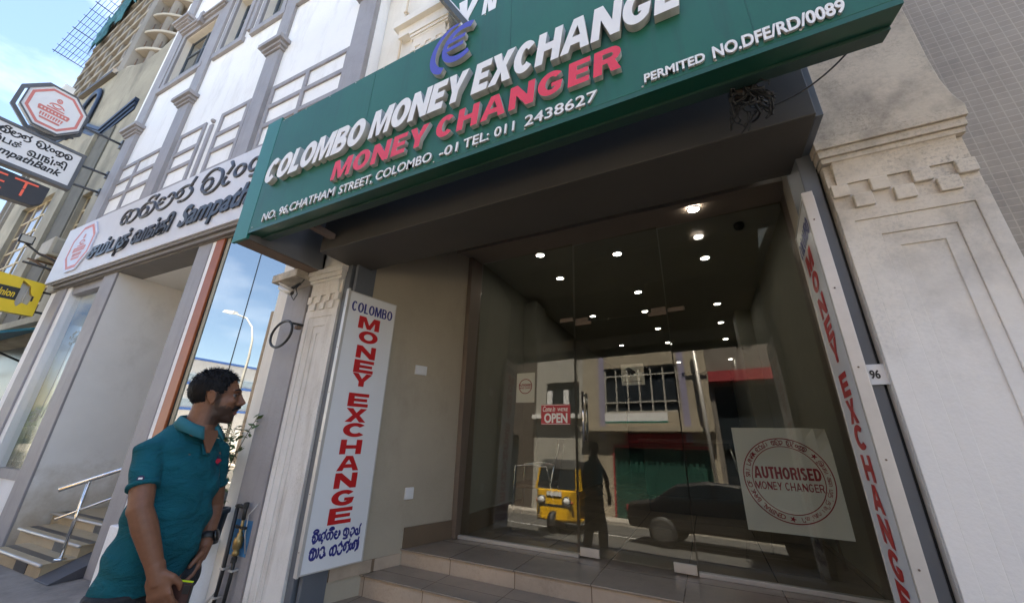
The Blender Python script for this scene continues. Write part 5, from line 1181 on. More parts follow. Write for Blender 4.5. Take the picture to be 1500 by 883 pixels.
# right hand: palm and five fingers curled round the phone
def hand(mb, wr, dirn, side, back, curl, k=1.0, thumb=True):
    """dirn: along the hand, side: towards the thumb, back: out of the back of the hand"""
    pal = wr + dirn * .048
    t = MB(Matrix.Translation(pal) @ Matrix((dirn, side, back)).transposed().to_4x4()); t.ball((0, 0, 0), (.056, .042, .017), 14, 10); t.ball((.028, .0, .002), (.026, .042, .014), 12, 8); mb.add(t.v, t.f, True)
    mb.tube([wr - dirn * .02, wr + dirn * .02, pal], [.029, .027, .024], 12)
    for i, (off, L, ex) in enumerate(((.030, .072, 0), (.010, .080, .004), (-.011, .074, .002), (-.031, .058, -.006))):
        b0 = wr + dirn * (.088 + ex) + side * off; p = b0; pts = [wr + dirn * .05 + side * off * .8, b0]; a = curl * .35
        for s_, seg in enumerate((.42, .33, .25)):
            d = dirn * math.cos(R(a)) - back * math.sin(R(a)); p = p + d * L * seg; pts.append(p); a += curl * (1.0, .8, .5)[s_] * .75
        mb.tube(pts, [.0085, .0098, .0088, .0078, .0062], 10); mb.ball(pts[-1], .0064, 8, 6); mb.ball(b0 + back * .002, .0112, 8, 6)
    th = [wr + dirn * .018 + side * .018, wr + dirn * .045 + side * .044 - back * .006, wr + dirn * .072 + side * .052 - back * .018, wr + dirn * .096 + side * .046 - back * .028]
    mb.tube(th, [.0145, .0125, .0102, .0085], 10); mb.ball(th[-1], .0085, 8, 6)
hd = (mw(.016, .225, .89) - Wr_R).normalized(); hb_ = (V_ * .82 - U_ * .55); hb_ = (hb_ - hd * hb_.dot(hd)).normalized(); hs = hb_.cross(hd)
if hs.dot(U_) < 0: hs = -hs
hand(body, Wr_R, hd, hs, hb_, 40)
hd2 = (mw(.095, .0, .90) - Wr_L).normalized(); hb2 = (U_ * .9 + V_ * -.2); hb2 = (hb2 - hd2 * hb2.dot(hd2)).normalized(); hs2 = hd2.cross(hb2)
hand(body, Wr_L, hd2, hs2, hb2, 30)
# legs and feet under the clothes
HIP = tc_(.88); FR = ang(48)
for s, fx in ((-1, .10), (1, -.12)):
    hip = HIP + TL * (.085 * s); kn = hip + TF * (fx * .6 + .03) - W_ * .42; an = hip + TF * fx - W_ * .80
    limb(body, [hip, kn, an], [.07, .05, .04]); body.tube([an - W_ * .02, an - W_ * .05 + TF * .05, an - W_ * .06 + TF * .16], [.035, .035, .02], 10)
M_skin = bpy.data.materials.new('skin'); M_skin.use_nodes = True; t = M_skin.node_tree; b = t.nodes['Principled BSDF']
b.inputs['Roughness'].default_value = .52; b.inputs['Specular IOR Level'].default_value = .35
at = N(t, 'ShaderNodeAttribute', attribute_name='tone'); tc = N(t, 'ShaderNodeTexCoord'); n1 = N(t, 'ShaderNodeTexNoise', Scale=60.0, Detail=5.0); t.links.new(tc.outputs['Object'], n1.inputs['Vector'])
r1 = N(t, 'ShaderNodeMapRange'); r1.inputs[3].default_value = .82; r1.inputs[4].default_value = 1.18; t.links.new(n1.outputs['Fac'], r1.inputs[0])
mu = N(t, 'ShaderNodeMix', data_type='RGBA', blend_type='MULTIPLY'); mu.inputs['Factor'].default_value = 1; t.links.new(at.outputs['Color'], mu.inputs[6]); t.links.new(r1.outputs[0], mu.inputs[7]); t.links.new(mu.outputs[2], b.inputs['Base Color'])
bp = N(t, 'ShaderNodeBump', Strength=.25, Distance=.003); t.links.new(n1.outputs['Fac'], bp.inputs['Height']); t.links.new(bp.outputs[0], b.inputs['Normal'])
bo = remesh('body', body, .0042, 5, M_skin, man, factor=.45)
ca = bo.data.color_attributes.new('tone', 'FLOAT_COLOR', 'POINT')
def sm(a, b_, x): t_ = min(1, max(0, (x - a) / (b_ - a))); return t_ * t_ * (3 - 2 * t_)
for v in bo.data.vertices:
    q = v.co - HC; f, l, w = q.dot(HF), q.dot(HL), q.z; c = Vector((.19, .085, .047))
    if abs(l) < .12 and w > -.2:
        nz_ = noise.noise(v.co * 90) * .012
        beard = sm(-.046, -.062, w + nz_ - .10 * max(0, .05 - f)) * sm(-.015, .018, f) * (1 if w > -.135 else 0)
        must = (1 - sm(.0, .008, abs(w + .056) - .006)) * sm(.075, .085, f) * (1 if abs(l) < .03 else 0)
        neckb = sm(-.10, -.13, w) * sm(.0, .03, f) * .35
        beard = max(beard, sm(.006, .014, f) * (1 - sm(.026, .036, f)) * sm(-.062, -.05, w) * (1 - sm(.0, .01, w)))
        lip = (1 if (f > .085 and -.088 < w < -.064 and abs(l) < .02) else 0)
        c = c.lerp(Vector((.030, .019, .014)), max(.86 * beard, .95 * must, neckb))
        if lip: c = Vector((.16, .055, .04))
        side = sm(.035, .0, f) * sm(-.03, .0, w) * .0
    ca.data[v.index].color = (*c, 1)
# eyes, brows, moustache
for s in (-1, 1):
    e = HC + HF * .0765 + HL * (.031 * s) + W_ * -.006
    m = MB(); m.ball(e - HF * .0055, .0112, 14, 10); eo = m.build('eye', mat('eye white %s' % ('left' if s > 0 else 'right'), (.13, .105, .09), .5), man)
    m = MB(); m.ball(e - HF * .0005, (.0072, .0072, .0072), 10, 8); m.build('iris', M_black, eo)
    m = MB(); m.tube([e + HF * .004 + HL * (-.018 * s) + W_ * .006, e + HF * .0125 + W_ * .0088, e + HF * .002 + HL * (.018 * s) + W_ * .005], [.003, .0042, .003], 8); m.build('eyelid', mat('lid skin %d' % s, (.085, .038, .022), .6), eo)
M_hair = mat('black hair', (.007, .006, .006), .6, var=.3, vscale=80, spec=.15)
for s in (-1, 1):
    m = MB(); b0 = HC + HF * .090 + HL * (.012 * s) + W_ * .018
    m.tube([b0, b0 + HL * (.018 * s) + W_ * .006 + HF * -.002, b0 + HL * (.040 * s) + W_ * .0 + HF * -.017], [.0035, .005, .0025], 8); m.build('eyebrow', M_hair, man)
m = MB(); m.tube([HC + HF * .078 + HL * -.030 + W_ * -.068, HC + HF * .098 + HL * -.014 + W_ * -.057, HC + HF * .103 + W_ * -.0535, HC + HF * .098 + HL * .014 + W_ * -.057, HC + HF * .078 + HL * .030 + W_ * -.068], [.003, .006, .0065, .006, .003], 8); m.build('moustache', M_hair, man)
# hair: a cap with a rough top, cut along the hairline
hm = MB(); n, k = 64, 40; cH = HC + HF * -.010 + W_ * .02; vs = {}; rh = (.0955, .0775, .091)
def hairpt(i, j):
    th, ph = 2 * PI * i / n, PI * j / k
    d = Vector((math.sin(ph) * math.cos(th), math.sin(ph) * math.sin(th), math.cos(ph)))
    return d
def inhair(d):
    f, l, w = d.x * rh[0] - .010, d.y * rh[1], d.z * rh[2] + .02
    if w > .062: return f < .092
    if w > .01: return f < .062 - .35 * max(0, .062 - w)
    if w > -.03: return (f < .040 if w > -.004 else f < -.024) and not (-.022 < f < .012 and w < .004)
    return w > -.092 + .3 * max(0, f + .1) and f < -.02
ok = {}
for j in range(k + 1):
    for i in range(n):
        d = hairpt(i, j); top = max(0, d.z); q = noise.noise(d * 7) * .004 + noise.noise(d * 19) * .004
        sc_ = 1 + .055 * top * max(0, d.x + .5) + (q / .09) * (.5 + top)
        vs[(i, j)] = cH + HF * (d.x * rh[0] * sc_) + HL * (d.y * rh[1] * sc_) + W_ * (d.z * rh[2] * sc_); ok[(i, j)] = inhair(d)
fl_ = []
for j in range(k):
    for i in range(n):
        qd = [(i, j), ((i + 1) % n, j), ((i + 1) % n, j + 1), (i, j + 1)]
        if all(ok[a] for a in qd): fl_.append([vs[a] for a in qd])
for q in fl_: hm.add(q, [(0, 1, 2, 3)], True)
for i in range(1500):     # short strands give the rough outline
    for _ in range(30):
        d = Vector((rng.gauss(0, 1), rng.gauss(0, 1), rng.gauss(.45, 1))).normalized()
        if inhair(d): break
    else: continue
    b0 = cH + HF * (d.x * rh[0]) + HL * (d.y * rh[1]) + W_ * (d.z * rh[2]); top = max(0, d.z)
    nn = (HF * d.x + HL * d.y + W_ * d.z); dr = (nn * (.25 + .75 * top) + HF * (.35 * top + .15 * rng.random()) - W_ * (.8 * (1 - top)) + Vector((rng.gauss(0, .3), rng.gauss(0, .3), rng.gauss(0, .2)))).normalized()
    L = .006 + .014 * top * (.5 + rng.random()) + .005 * rng.random(); w_ = dr.cross(nn).normalized() * .0016 if dr.cross(nn).length > .01 else HL * .0016
    tip = b0 + nn * .002 + dr * L * .8; hm.add([b0 - w_, b0 + w_, tip], [(0, 1, 2)], True)
hm.build('hair', M_hair, man, fix=False)
# polo shirt
M_polo = mat('teal pique', (.004, .088, .112), .9, var=.2, vscale=7, bump=.45, bscale=420, spec=.25)
t = M_polo.node_tree; bs = t.nodes['Principled BSDF']; tcp = N(t, 'ShaderNodeTexCoord'); mpp = N(t, 'ShaderNodeMapping'); mpp.inputs['Scale'].default_value = (7, 7, 16); mpp.inputs['Rotation'].default_value = (.5, .4, 0)
np_ = N(t, 'ShaderNodeTexNoise', Scale=1.0, Detail=5.0, Roughness=0.55, Distortion=1.2); t.links.new(tcp.outputs['Object'], mpp.inputs[0]); t.links.new(mpp.outputs[0], np_.inputs['Vector'])
b2p = N(t, 'ShaderNodeBump', Strength=0.75, Distance=0.03); t.links.new(np_.outputs['Fac'], b2p.inputs['Height']); t.links.new(bs.inputs['Normal'].links[0].from_socket, b2p.inputs['Normal']); t.links.new(b2p.outputs[0], bs.inputs['Normal'])
M_collar = mat('washed teal collar', (.014, .125, .15), .85, var=.12, vscale=20, bump=.2, bscale=300)
sh_ = MB()
loft(sh_, [(c_ - U_ * .008, a_ * .93, b_ * .93) for c_, a_, b_ in [(tc_(.885), .124, .168), (tc_(.94), .122, .163), (tc_(1.03), .125, .158), (tc_(1.12), .124, .157), (tc_(1.22), .120, .163), (tc_(1.32), .110, .172), (tc_(1.38), .096, .162), (tc_(1.425), .076, .128), (tc_(1.455), .070, .09), (tc_(1.475), .064, .07)]], TF, TL, 28)
limb(sh_, [S_R + TL * .03, S_R, S_R.lerp(E_R, .42), S_R.lerp(E_R, .66)], [.049, .049, .047, .0465])
limb(sh_, [S_L - TL * .03, S_L, S_L.lerp(E_L, .40), S_L.lerp(E_L, .62)], [.049, .048, .046, .045])
me = sh_
po = remesh('polo_shirt', sh_, .0055, 6, M_polo, man)
for v in po.data.vertices:      # soft folds pulled from the armpit and across the belly
    q = v.co - tc_(min(1.5, max(.85, v.co.z))); w = v.co.z
    l = q.dot(TL); f = q.dot(TF)
    fold = .0085 * math.sin(55 * (w * .8 + .55 * l) + 2.5 * noise.noise(v.co * 6)) * sm(.88, 1.0, w) * (1 - sm(1.2, 1.34, w)) * (.35 + .65 * sm(.02, .16, abs(l)))
    fold += .006 * noise.noise(v.co * 13) - .0025 * max(0, 1 - abs(noise.noise(Vector((v.co.x * 5 + 3 * w, v.co.y * 5, w * 9)))) / .22) * (1 - sm(1.36, 1.42, w))
    d = (TF * f + TL * l); 
    if d.length > 1e-4: v.co += d.normalized() * fold
    if w < 1.0: v.co.z += .075 * sm(-.02, .16, l) * (1 - sm(.88, 1.0, w))
po.data.update()
def shirt_band(c0, c1, r, mt, nm, t_=.004):
    m = MB(); m.tube([c0, c0.lerp(c1, .5), c1], [r, r + .001, r], 28); o = m.build(nm, mt, po); return o
d_ = (E_R - S_R).normalized(); shirt_band(S_R.lerp(E_R, .60), S_R.lerp(E_R, .665), .048, M_polo, 'sleeve_cuff')
d_ = (E_L - S_L).normalized(); shirt_band(S_L.lerp(E_L, .57), S_L.lerp(E_L, .625), .0465, M_polo, 'sleeve_cuff')
# collar: a folded band open at the front
cm = MB(); nn_ = 30; vs = []
for i in range(nn_ + 1):
    a = R(24 + 312 * i / nn_); fr = math.cos(a)
    c = mw(-.025, .0, 1.466 + .016 * max(0, -math.cos(R(24 + 312 * i / nn_)))); dirr = TF * math.cos(a) + TL * math.sin(a)
    drop = .022 * max(0, fr) + .0
    top = c + dirr * .063 + W_ * (.036 - .034 * max(0, fr)); rim = c + dirr * .074 + W_ * (.034 - .034 * max(0, fr)); low = c + dirr * (.094 + .018 * max(0, fr)) + W_ * (-.012 - .045 * max(0, fr) ** 2)
    inn = c + dirr * .060 + W_ * -.02; lo2 = low - dirr * .006
    vs += [inn, top, rim, low, lo2]
cm.add(vs, [(5 * i + j, 5 * i + (j + 1) % 5, 5 * (i + 1) + (j + 1) % 5, 5 * (i + 1) + j) for i in range(nn_) for j in range(5)] + [(0, 1, 2, 3, 4), tuple(5 * nn_ + j for j in range(5))][::-1], True)
cm.build('collar', M_collar, po, bevel=0)
# open neck, placket, chest emblem and sleeve badge
def chest(l, w, d=.0):
    c = tc_(w); hd, hb = .12, .18
    k = {1.44: .07, 1.40: .092, 1.36: .107, 1.32: .116, 1.28: .121}; ks = sorted(k); 
    dep = k[min(ks, key=lambda x: abs(x - w))]
    return c + TF * ((dep * (max(0, 1 - (abs(l) / .185) ** 2.3)) ** (1 / 2.3)) + d) + TL * l
m = MB(); m.add([mw(-.025, 0, 1.455) + TF * .068 + TL * -.045, mw(-.025, 0, 1.455) + TF * .068 + TL * .045, chest(.006, 1.365, .010), chest(-.006, 1.365, .010)], [(0, 1, 2, 3)]); 
vn = m.build('neck_opening', mat('chest skin', (.16, .07, .038), .5), po, fix=False); s_ = vn.modifiers.new('t', 'SOLIDIFY'); s_.thickness = .004
m = MB(); 
for a, b_ in ((.012, 1.37), ): m.hexa([chest(-.016, 1.36, .004), chest(.016, 1.36, .004), chest(.016, 1.36, .009), chest(-.016, 1.36, .009), chest(-.016, 1.40, .002), chest(.016, 1.40, .002), chest(.016, 1.40, .008), chest(-.016, 1.40, .008)])
m.build('placket', M_polo, po)
def surf_near(p, nd):
    ok_, loc, nor, idx = po.closest_point_on_mesh(p); return loc, nor
loc, nor = surf_near(tc_(1.335) + TL * .095 + TF * .11, TF)
M_patch = mat('red patch', (.55, .02, .05), .6); M_navy = mat('navy patch', (.015, .015, .06), .6)
def patch(loc, nor, parts):
    x = W_.cross(nor).normalized(); y = nor.cross(x)
    for nm, pts, mt, dz in parts:
        m = MB(); vs = [loc + nor * (dz + z) + x * a + y * b_ for z in (0, .0015) for a, b_ in pts]; n_ = len(pts)
        m.add(vs, [tuple(range(n_))[::-1], tuple(range(n_, 2 * n_))] + [(i, (i + 1) % n_, n_ + (i + 1) % n_, n_ + i) for i in range(n_)]); m.build(nm, mt, po)
patch(loc, nor, [('chest_emblem', arc(0, 0, .010, .021, 0, 360, 16)[:-1], M_navy, .001), ('chest_emblem_cross', [(-.019, -.006), (-.005, -.013), (.012, -.006), (.021, .0), (.012, .007), (-.006, .009), (-.017, .004)], M_patch, .003)])
loc, nor = surf_near(S_R.lerp(E_R, .45) + V_ * .08 - U_ * .01, V_)
patch(loc, nor, [('sleeve_badge', arc(0, 0, .011, .011, 0, 360, 16)[:-1], M_navy, .003), ('sleeve_badge_flag', [(-.006, -.003), (.006, -.003), (.006, .003), (-.006, .003)], M_signw, .005)])
# trousers
tr = MB()
loft(tr, [(tc_(.78), .108, .152), (tc_(.86), .103, .145), (tc_(.93), .092, .135)], TF, TL)
for s, fx in ((-1, .10), (1, -.12)):
    hip = HIP + TL * (.085 * s) - W_ * .03; kn = HIP + TL * (.085 * s) + TF * (fx * .6 + .03) - W_ * .42; an = HIP + TL * (.085 * s) + TF * fx - W_ * .83
    limb(tr, [hip + W_ * .05, hip - W_ * .08, kn, an], [.095, .098, .075, .062])
oell(tr, mw(.085, -.02, .90), (U_, V_, W_), (.04, .06, .06))
remesh('trousers', tr, .008, 5, mat('black trousers', (.012, .012, .014), .8, var=.3, vscale=30, bump=.3, bscale=200), man)
for s, fx in ((-1, .10), (1, -.12)):
    an = HIP + TL * (.085 * s) + TF * fx - W_ * .84; an.z = .05
    m = MB(); oell(m, an + TF * .06 - W_ * .01, (TF, TL, W_), (.14, .05, .045)); m.build('shoe', M_black, man)
# watch, key clip
wd = (Wr_L - E_L).normalized(); m = MB(); c0 = E_L.lerp(Wr_L, .80); m.tube([c0 - wd * .013, c0 + wd * .013], .034, 20); wa = m.build('watch_strap', M_black, man)
ws = wd.cross(V_).normalized(); nrm = (U_ * .8 + V_ * .55); nrm = (nrm - wd * nrm.dot(wd)).normalized(); m = MB(Matrix.Translation(c0 + nrm * .034) @ nrm.to_track_quat('Z', 'Y').to_matrix().to_4x4()); m.lathe([(.023, 0), (.023, .009), (.019, .011)], (0, 0, 0), 'z', 20); m.build('watch_case', mat('watch case', (.05, .05, .05), .25, metal=.8), wa)
kp = tc_(.875) + TF * .13 + TL * -.03; m = MB()
for i in range(5): m.tube([kp + U_ * (.012 * math.cos(R(a)) + .012 * i) + W_ * (.012 * math.sin(R(a)) + .012 * i - .03) + V_ * .01 for a in range(0, 361, 40)], .0022, 5)
m.tube([kp + W_ * .03 + U_ * .06 + V_ * .01, kp + W_ * .0 + V_ * .012], .004, 6); m.build('key_clip', M_chrome, man)
# phone in his hand
Pc = Wr_R + hd * .115 - hb_ * .026 + hs * .03
ph = thing('phone', 'smartphone in a dark case with a yellow green edge, held in the man\'s right hand', 'phone', tuple(Pc))
Mp = Matrix.Translation(Pc) @ Matrix((hs, hd, hb_)).transposed().to_4x4() @ Matrix.Rotation(R(28), 4, 'Z')
m = MB(Mp); m.box(-.03, .045, -.05, .095, -.0045, .0045); m.build('case', M_black, ph, bevel=.003)
m = MB(Mp); m.box(-.026, .041, -.046, .091, .0046, .0056); m.build('back_panel', mat('brown phone back', (.06, .03, .025), .2), ph)
m = MB(Mp); m.box(-.026, .041, -.0535, -.0505, -.003, .003); m.build('edge_print', mat('lime print', (.55, .7, .02), .4, emit=(.5, .7, .0), estr=.0), ph)
m = MB(Mp); m.box(.016, .038, -.044, -.016, .0057, .0075); m.build('camera_island', M_black, ph, bevel=.001)
# ================================================================== across the street (seen mirrored in the glass)
M_ob = mat('weathered cream facade', (.33, .285, .215), .85, var=.12, vscale=2, dirt=.6, dirtc=(.18, .15, .11), dscale=(1.5, 1.5, .6))
M_oc = mat('mauve pilaster paint', (.25, .23, .33), .7, var=.1)
M_od = mat('dark window glass', (.02, .025, .03), .08)
M_og = mat('green steel shutter', (.012, .06, .045), .45, var=.3)
M_ow = mat('pale building paint', (.34, .325, .29), .8, var=.06, dirt=.3, dirtc=(.35, .32, .26))
M_or = mat('dull red band', (.28, .03, .035), .5, var=.1)
YO = -9.0
OB = Matrix.Translation((-1.45, 0, 0))
oa = thing('opposite_shop', 'cream shop across the street with mauve pilasters and green shutter, mirrored in the door', 'shop', (-2.1, YO, 0))
m = MB(OB); wallgrid(m, -4.75, .45, 0, 7.2, [(-3.75, -.65, 3.95, 5.9), (-3.4, .2, 0, 2.55)], YO - .3, YO); m.box(-4.75, .45, YO - 8, YO - .3, 6.8, 7.2); m.build('wall', M_ob, oa)
m = MB(OB)
for x in (-3.98, -.6): m.box(x, x + .24, YO, YO + .06, 2.8, 7.0)
m.build('pilaster', M_oc, oa)
m = MB(OB); m.box(-4.75, .45, YO, YO + .4, 3.15, 3.32); m.build('canopy', M_ob, oa)
wf = MB(OB)
for i in range(7): x = -3.75 + i * .5; wf.box(x, x + .06, YO - .12, YO - .05, 3.95, 5.9)
for z in (3.95, 4.35, 5.5, 5.84): wf.box(-3.75, -.65, YO - .119, YO - .051, z, z + .06)
wfo = wf.build('window_frame', M_ow, oa); m = MB(OB); m.box(-3.75, -.65, YO - .14, YO - .13, 3.95, 5.9); m.build('window_pane', M_od, wfo)
m = MB(OB); x = -3.4
while x < .18: m.box(x, x + .10, YO - .12, YO - .09 + .02, 0, 2.55); x += .2
m.box(-3.4, .2, YO - .16, YO - .121, 0, 2.55); m.build('shutter', M_og, oa)
m = MB(OB); m.box(-3.46, -3.4, YO, YO + .05, 0, 2.62); m.box(-3.46, .26, YO, YO + .05, 2.55, 2.66); m.box(-2.9, -.4, YO, YO + .04, 2.7, 3.1); m.build('door_trim', M_or, oa)
bo_ = thing('opposite_banner', 'long white banner with a teal edge under the upper windows across the street', 'banner', (-2.3, YO + .45, 3.45))
m = MB(OB); m.box(-3.6, -1.1, YO + .42, YO + .45, 3.45, 3.85); m.build('board', M_signw, bo_); m = MB(OB); m.box(-3.6, -1.1, YO + .451, YO + .455, 3.45, 3.52); m.build('teal_edge', M_greenedge, bo_)
ob = thing('opposite_pale_building', 'pale building across the street with two white strips standing in for lit windows, mirrored left of the open card', 'building', (-7, YO, 0))
m = MB(OB); wallgrid(m, -7.15, -4.76, 0, 9.0, [(-6.6, -4.95, 3.95, 5.4)], YO - .3, YO); m.box(-7.15, -4.76, YO - 8, YO - .3, 8.6, 9.0); m.build('wall', M_ow, ob)
m = MB(OB); m.box(-6.5, -6.25, YO, YO + .1, 3.9, 5.0); m.box(-5.65, -5.4, YO, YO + .1, 3.9, 5.0); m.box(-7.15, -4.76, YO, YO + .35, 3.7, 3.88); m.build('lit_window_strips', M_signw, ob)  # white strips paint in the lit windows; the wide box is a ledge
m = MB(OB); m.box(-6.6, -4.95, YO - .2, YO - .15, 3.95, 5.4); m.build('window_pane', M_od, ob)
oc_ = thing('opposite_dark_building', 'dark fronted building across the street with a dull red band, mirrored in the right pane', 'building', (4, YO, 0))
m = MB(OB); wallgrid(m, .46, 12, 0, 8, [(.6, 6, 0, 4.9)], YO - .3, YO); m.box(.46, 12, YO - 8, YO - .3, 7.6, 8); m.build('wall', mat('sooty wall', (.16, .14, .12), .9, var=.2), oc_)
m = MB(OB); m.box(.5, 6, YO, YO + .3, 5.0, 5.4); m.build('red_band', M_or, oc_); m = MB(OB); m.box(.6, 6, YO - .29, YO - .25, 0, 4.9); m.box(.6, 6, YO - .2, YO - .1, 2.6, 2.8); m.build('shopfront', M_od, oc_)
up_ = thing('utility_pole', 'leaning grey utility pole on the far pavement', 'pole', (.32, -8.4, 0)); m = MB(OB); m.tube([(.33, -8.3, 0), (.12, -8.3, 7.5)], .07, 10); m.build('shaft', M_alu, up_); m = MB(OB); m.tube([(-.3, -8.3, 6.9), (.6, -8.3, 6.9)], .04, 6); m.build('cross_arm', M_rust, up_)
od = thing('added_dark_building', 'dark brown building added further left to darken the mirrored left pane', 'building', (-14, YO, 0))  # invented dark front, keeps the left part of the reflection dark
m = MB(OB); wallgrid(m, -20, -7.16, 0, 8.2, [(-19, -15.5, 0, 3), (-14.5, -8, 0, 3), (-18, -16, 4.3, 6), (-13.5, -11.5, 4.3, 6)], YO - .3, YO); m.box(-20, -7.16, YO - 8, YO - .3, 7.8, 8.2); m.build('wall', mat('dark brown wall', (.07, .055, .045), .8, var=.25), od)
m = MB(OB); m.box(-19, -8, YO - .28, YO - .24, 0, 3); m.box(-18, -11.5, YO - .28, YO - .24, 4.3, 6); m.build('window_pane', M_od, od)
# far white and blue building and the lamp (mirrored in the bank window)
wb = thing('white_office_building', 'white office block with blue bands, mirrored low in the coated bank window', 'building', (-36, -16, 0))
m = MB(); m.box(-46, -35.0, -40, -10.5, 0, 7.0); m.build('wall', mat('white cladding', (.78, .77, .74), .6, var=.04), wb)
m = MB()
for z in (5.2, 3.3): m.box(-35.0 + .001, -34.9, -40, -10.5, z, z + .5)
m.build('window_band', mat('bluish window band', (.30, .38, .45), .2), wb); m = MB()
for z in (6.85, 4.9, 3.0): m.box(-35.0 + .001, -34.85, -40, -10.5, z, z + .16)
m.build('blue_band', mat('blue band paint', (.05, .14, .42), .5), wb)
sl = thing('street_lamp', 'tall curved street lamp mirrored in the coated bank window', 'street lamp', (-22.0, -8.6, 0))
m = MB(); pts = [(-21.6, -8.6, 0), (-21.6, -8.6, 5.2)] + [(-21.6 - 1.6 * (1 - math.cos(R(a))), -8.6 - .25 * (1 - math.cos(R(a))), 5.2 + 1.75 * math.sin(R(a))) for a in range(10, 71, 10)] + [(-24.4, -8.9, 7.9)]
pts = [(-21.8, -8.6, 0), (-21.8, -8.6, 4.3), (-21.75, -8.6, 5.4), (-21.85, -8.6, 6.4), (-22.2, -8.6, 7.2), (-22.9, -8.6, 7.8), (-24.2, -8.6, 8.25)]
m.tube(pts, [.09, .07, .06, .05, .045, .04, .035], 10); m.build('pole', mat('dull lamp paint', (.33, .33, .31), .6), sl); m = MB(); m.hexa([(-25.1, -8.78, 8.38), (-24.1, -8.78, 8.2), (-24.1, -8.42, 8.2), (-25.1, -8.42, 8.38), (-25.1, -8.72, 8.52), (-24.1, -8.72, 8.36), (-24.1, -8.48, 8.36), (-25.1, -8.48, 8.52)]); m.build('lamp_head', M_signw, sl)
# auto rickshaw
tk = thing('auto_rickshaw', 'yellow three wheeled auto rickshaw parked on the road, mirrored in the door', 'auto rickshaw', (-4.62, -3.9, -.12))
TK = Matrix.Translation((-4.62, -3.05, -.12)) @ Matrix.Rotation(R(-4), 4, 'Z')     # front faces +y
M_ty = mat('yellow paint', (.72, .40, .012), .3, coat=.5, var=.04); M_bk = mat('black hood cloth', (.02, .02, .02), .6)
m = MB(TK)
m.hexa([(-.62, -.25, .28), (.62, -.25, .28), (.34, .06, .28), (-.34, .06, .28), (-.62, -.25, 1.02), (.62, -.25, 1.02), (.50, -.02, 1.02), (-.50, -.02, 1.02)])
m.hexa([(-.66, -2.4, .35), (.66, -2.4, .35), (.66, -1.3, .35), (-.66, -1.3, .35), (-.62, -2.3, 1.0), (.62, -2.3, 1.0), (.64, -1.3, 1.0), (-.64, -1.3, 1.0)]); m.box(-.62, .62, -1.3, -.25, .25, .36)
m.build('body', M_ty, tk, bevel=.04)
m = MB(TK); m.hexa([(-.62, -2.25, 1.45), (.62, -2.25, 1.45), (.58, -.22, 1.5), (-.58, -.22, 1.5), (-.55, -2.1, 1.78), (.55, -2.1, 1.78), (.5, -.35, 1.8), (-.5, -.35, 1.8)]); m.hexa([(-.63, -2.35, 1.0), (.63, -2.35, 1.0), (.63, -1.6, 1.0), (-.63, -1.6, 1.0), (-.6, -2.25, 1.5), (.6, -2.25, 1.5), (.6, -1.6, 1.5), (-.6, -1.6, 1.5)]); m.build('hood', M_bk, tk, bevel=.05)
m = MB(TK)
for s in (-1, 1): m.hexa([(s * .60, -.28, 1.0), (s * .67, -.28, 1.0), (s * .64, -.16, 1.0), (s * .56, -.12, 1.0), (s * .54, -.34, 1.55), (s * .6, -.34, 1.55), (s * .58, -.24, 1.55), (s * .52, -.22, 1.55)])
m.build('windscreen_pillar', M_ty, tk, bevel=.01)
m = MB(TK); m.add([(-.56, -.13, 1.03), (.56, -.13, 1.03), (.52, -.23, 1.5), (-.52, -.23, 1.5)], [(0, 1, 2, 3)]); m.build('windscreen', M_od, tk)
for s in (-1, 1):
    m = MB(TK); m.lathe([(.13, 0), (.13, .05), (.1, .06)], (s * .36, -.02, .74), 'y', 16); hl_ = m.build('headlight', M_chrome, tk); m = MB(TK); m.lathe([(.095, .0), (.06, .03), (0, .04)], (s * .36, .04, .74), 'y', 14, cap=False); m.build('lens', M_signw, hl_); m = MB(TK); m.ball((s * .5, .0, .72), .045, 10, 6); m.build('indicator', M_wood, hl_)
m = MB(TK); m.box(-.22, .22, .01, .03, .86, .97); pn = m.build('number_plate', M_signw, tk); m = MB(TK); m.box(-.42, .42, .0, .028, .60, .66); m.build('trim_strip', M_bk, tk)
for x, y, r_ in ((0, .02, .22), (-.55, -1.95, .22), (.55, -1.95, .22)):
    m = MB(TK); m.lathe([(.10, -.05), (r_, -.06), (r_ + .01, 0), (r_, .06), (.10, .05)], (x, y, r_ + .01), 'x', 20); w_ = m.build('wheel', M_bk, tk); m = MB(TK); m.lathe([(.0, -.055), (.10, -.055), (.10, .055), (0, .055)], (x, y, r_ + .01), 'x', 16, cap=False); m.build('rim', M_alu, w_)
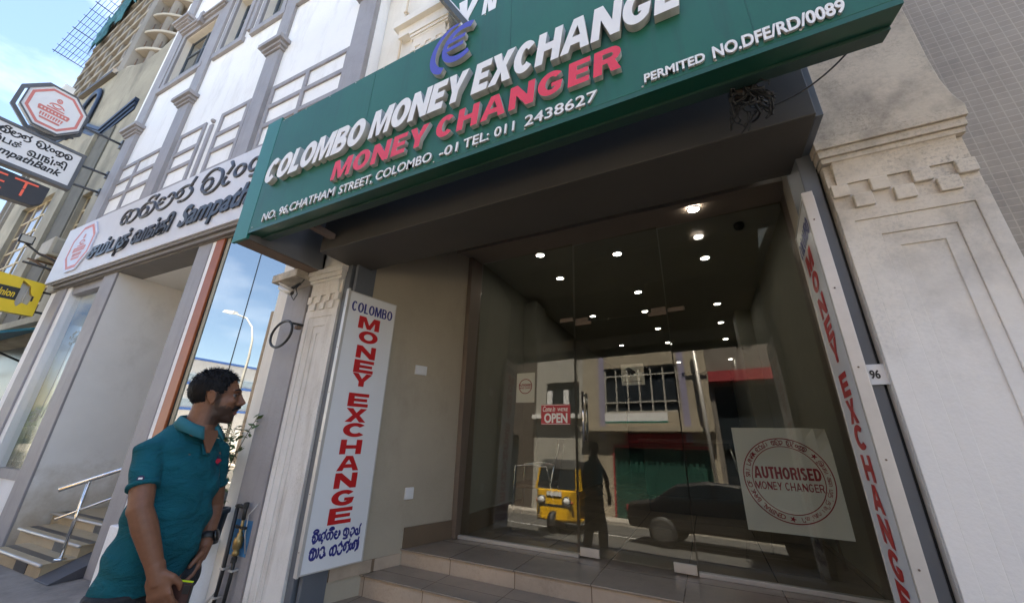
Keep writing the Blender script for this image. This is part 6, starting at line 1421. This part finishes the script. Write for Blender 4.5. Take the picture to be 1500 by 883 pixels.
m = MB(TK); m.lathe([(.26, -.08), (.28, 0), (.26, .08)], (0, 0.0, .24), 'x', 18, cap=True); m.box(-.5, .5, -1.6, -1.1, .5, .62); m.build('seat', M_bk, tk)
# dark parked car, nose to the left kerb
cr_ = thing('parked_car', 'black saloon car parked along the kerb, mirrored dimly in the door and right pane', 'car', (-.6, -4.15, -.12))
CR = Matrix.Translation((-.6, -4.15, -.12)); M_car = mat('black car paint', (.008, .008, .009), .4, coat=.25)
prof = [(-2.15, .35), (-2.2, .6), (-2.12, .9), (-1.5, 1.0), (-.95, 1.36), (-.3, 1.46), (.4, 1.42), (1.05, 1.02), (1.9, .86), (2.15, .6), (2.15, .35)]
m = MB(CR); m.prism(prof, -.85, .85, 'y'); m.build('body', M_car, cr_, bevel=.08)
for s in (-1, 1):
    m = MB(CR); y = s * .853
    m.add([(-1.25, y, 1.02), (-.9, y, 1.3), (-.2, y, 1.39), (-.2, y, 1.02)], [(0, 1, 2, 3)]); m.add([(-.12, y, 1.02), (-.12, y, 1.39), (.38, y, 1.35), (.85, y, 1.04)], [(0, 1, 2, 3)]); m.build('side_window', M_od, cr_)
    for x in (-1.35, 1.35):
        m = MB(CR); m.lathe([(.2, -.1), (.31, -.1), (.32, 0), (.31, .1), (.2, .1)], (x, s * .78, .32), 'y', 20); w_ = m.build('wheel', M_bk, cr_); m = MB(CR); m.lathe([(0, s * .11), (.2, s * .105)], (x, s * .78, .32), 'y', 16, cap=False); m.build('rim', mat('dark rim %d' % (s * 10 + x), (.06, .06, .06), .4), w_)
    m = MB(CR); m.box(-2.2, -2.1, s * .62 - .16, s * .62 + .16, .68, .82); m.build('tail_lamp', M_or, cr_); m = MB(CR); m.box(2.05, 2.16, s * .6 - .18, s * .6 + .18, .62, .76); m.build('headlight', M_signw, cr_)
m = MB(CR); m.add([(-1.5, -.7, 1.01), (-1.5, .7, 1.01), (-.97, .6, 1.37), (-.97, -.6, 1.37)], [(0, 1, 2, 3)]); m.add([(.42, -.6, 1.42), (.42, .6, 1.42), (1.04, .7, 1.03), (1.04, -.7, 1.03)], [(0, 1, 2, 3)]); m.build('windscreen', M_od, cr_)
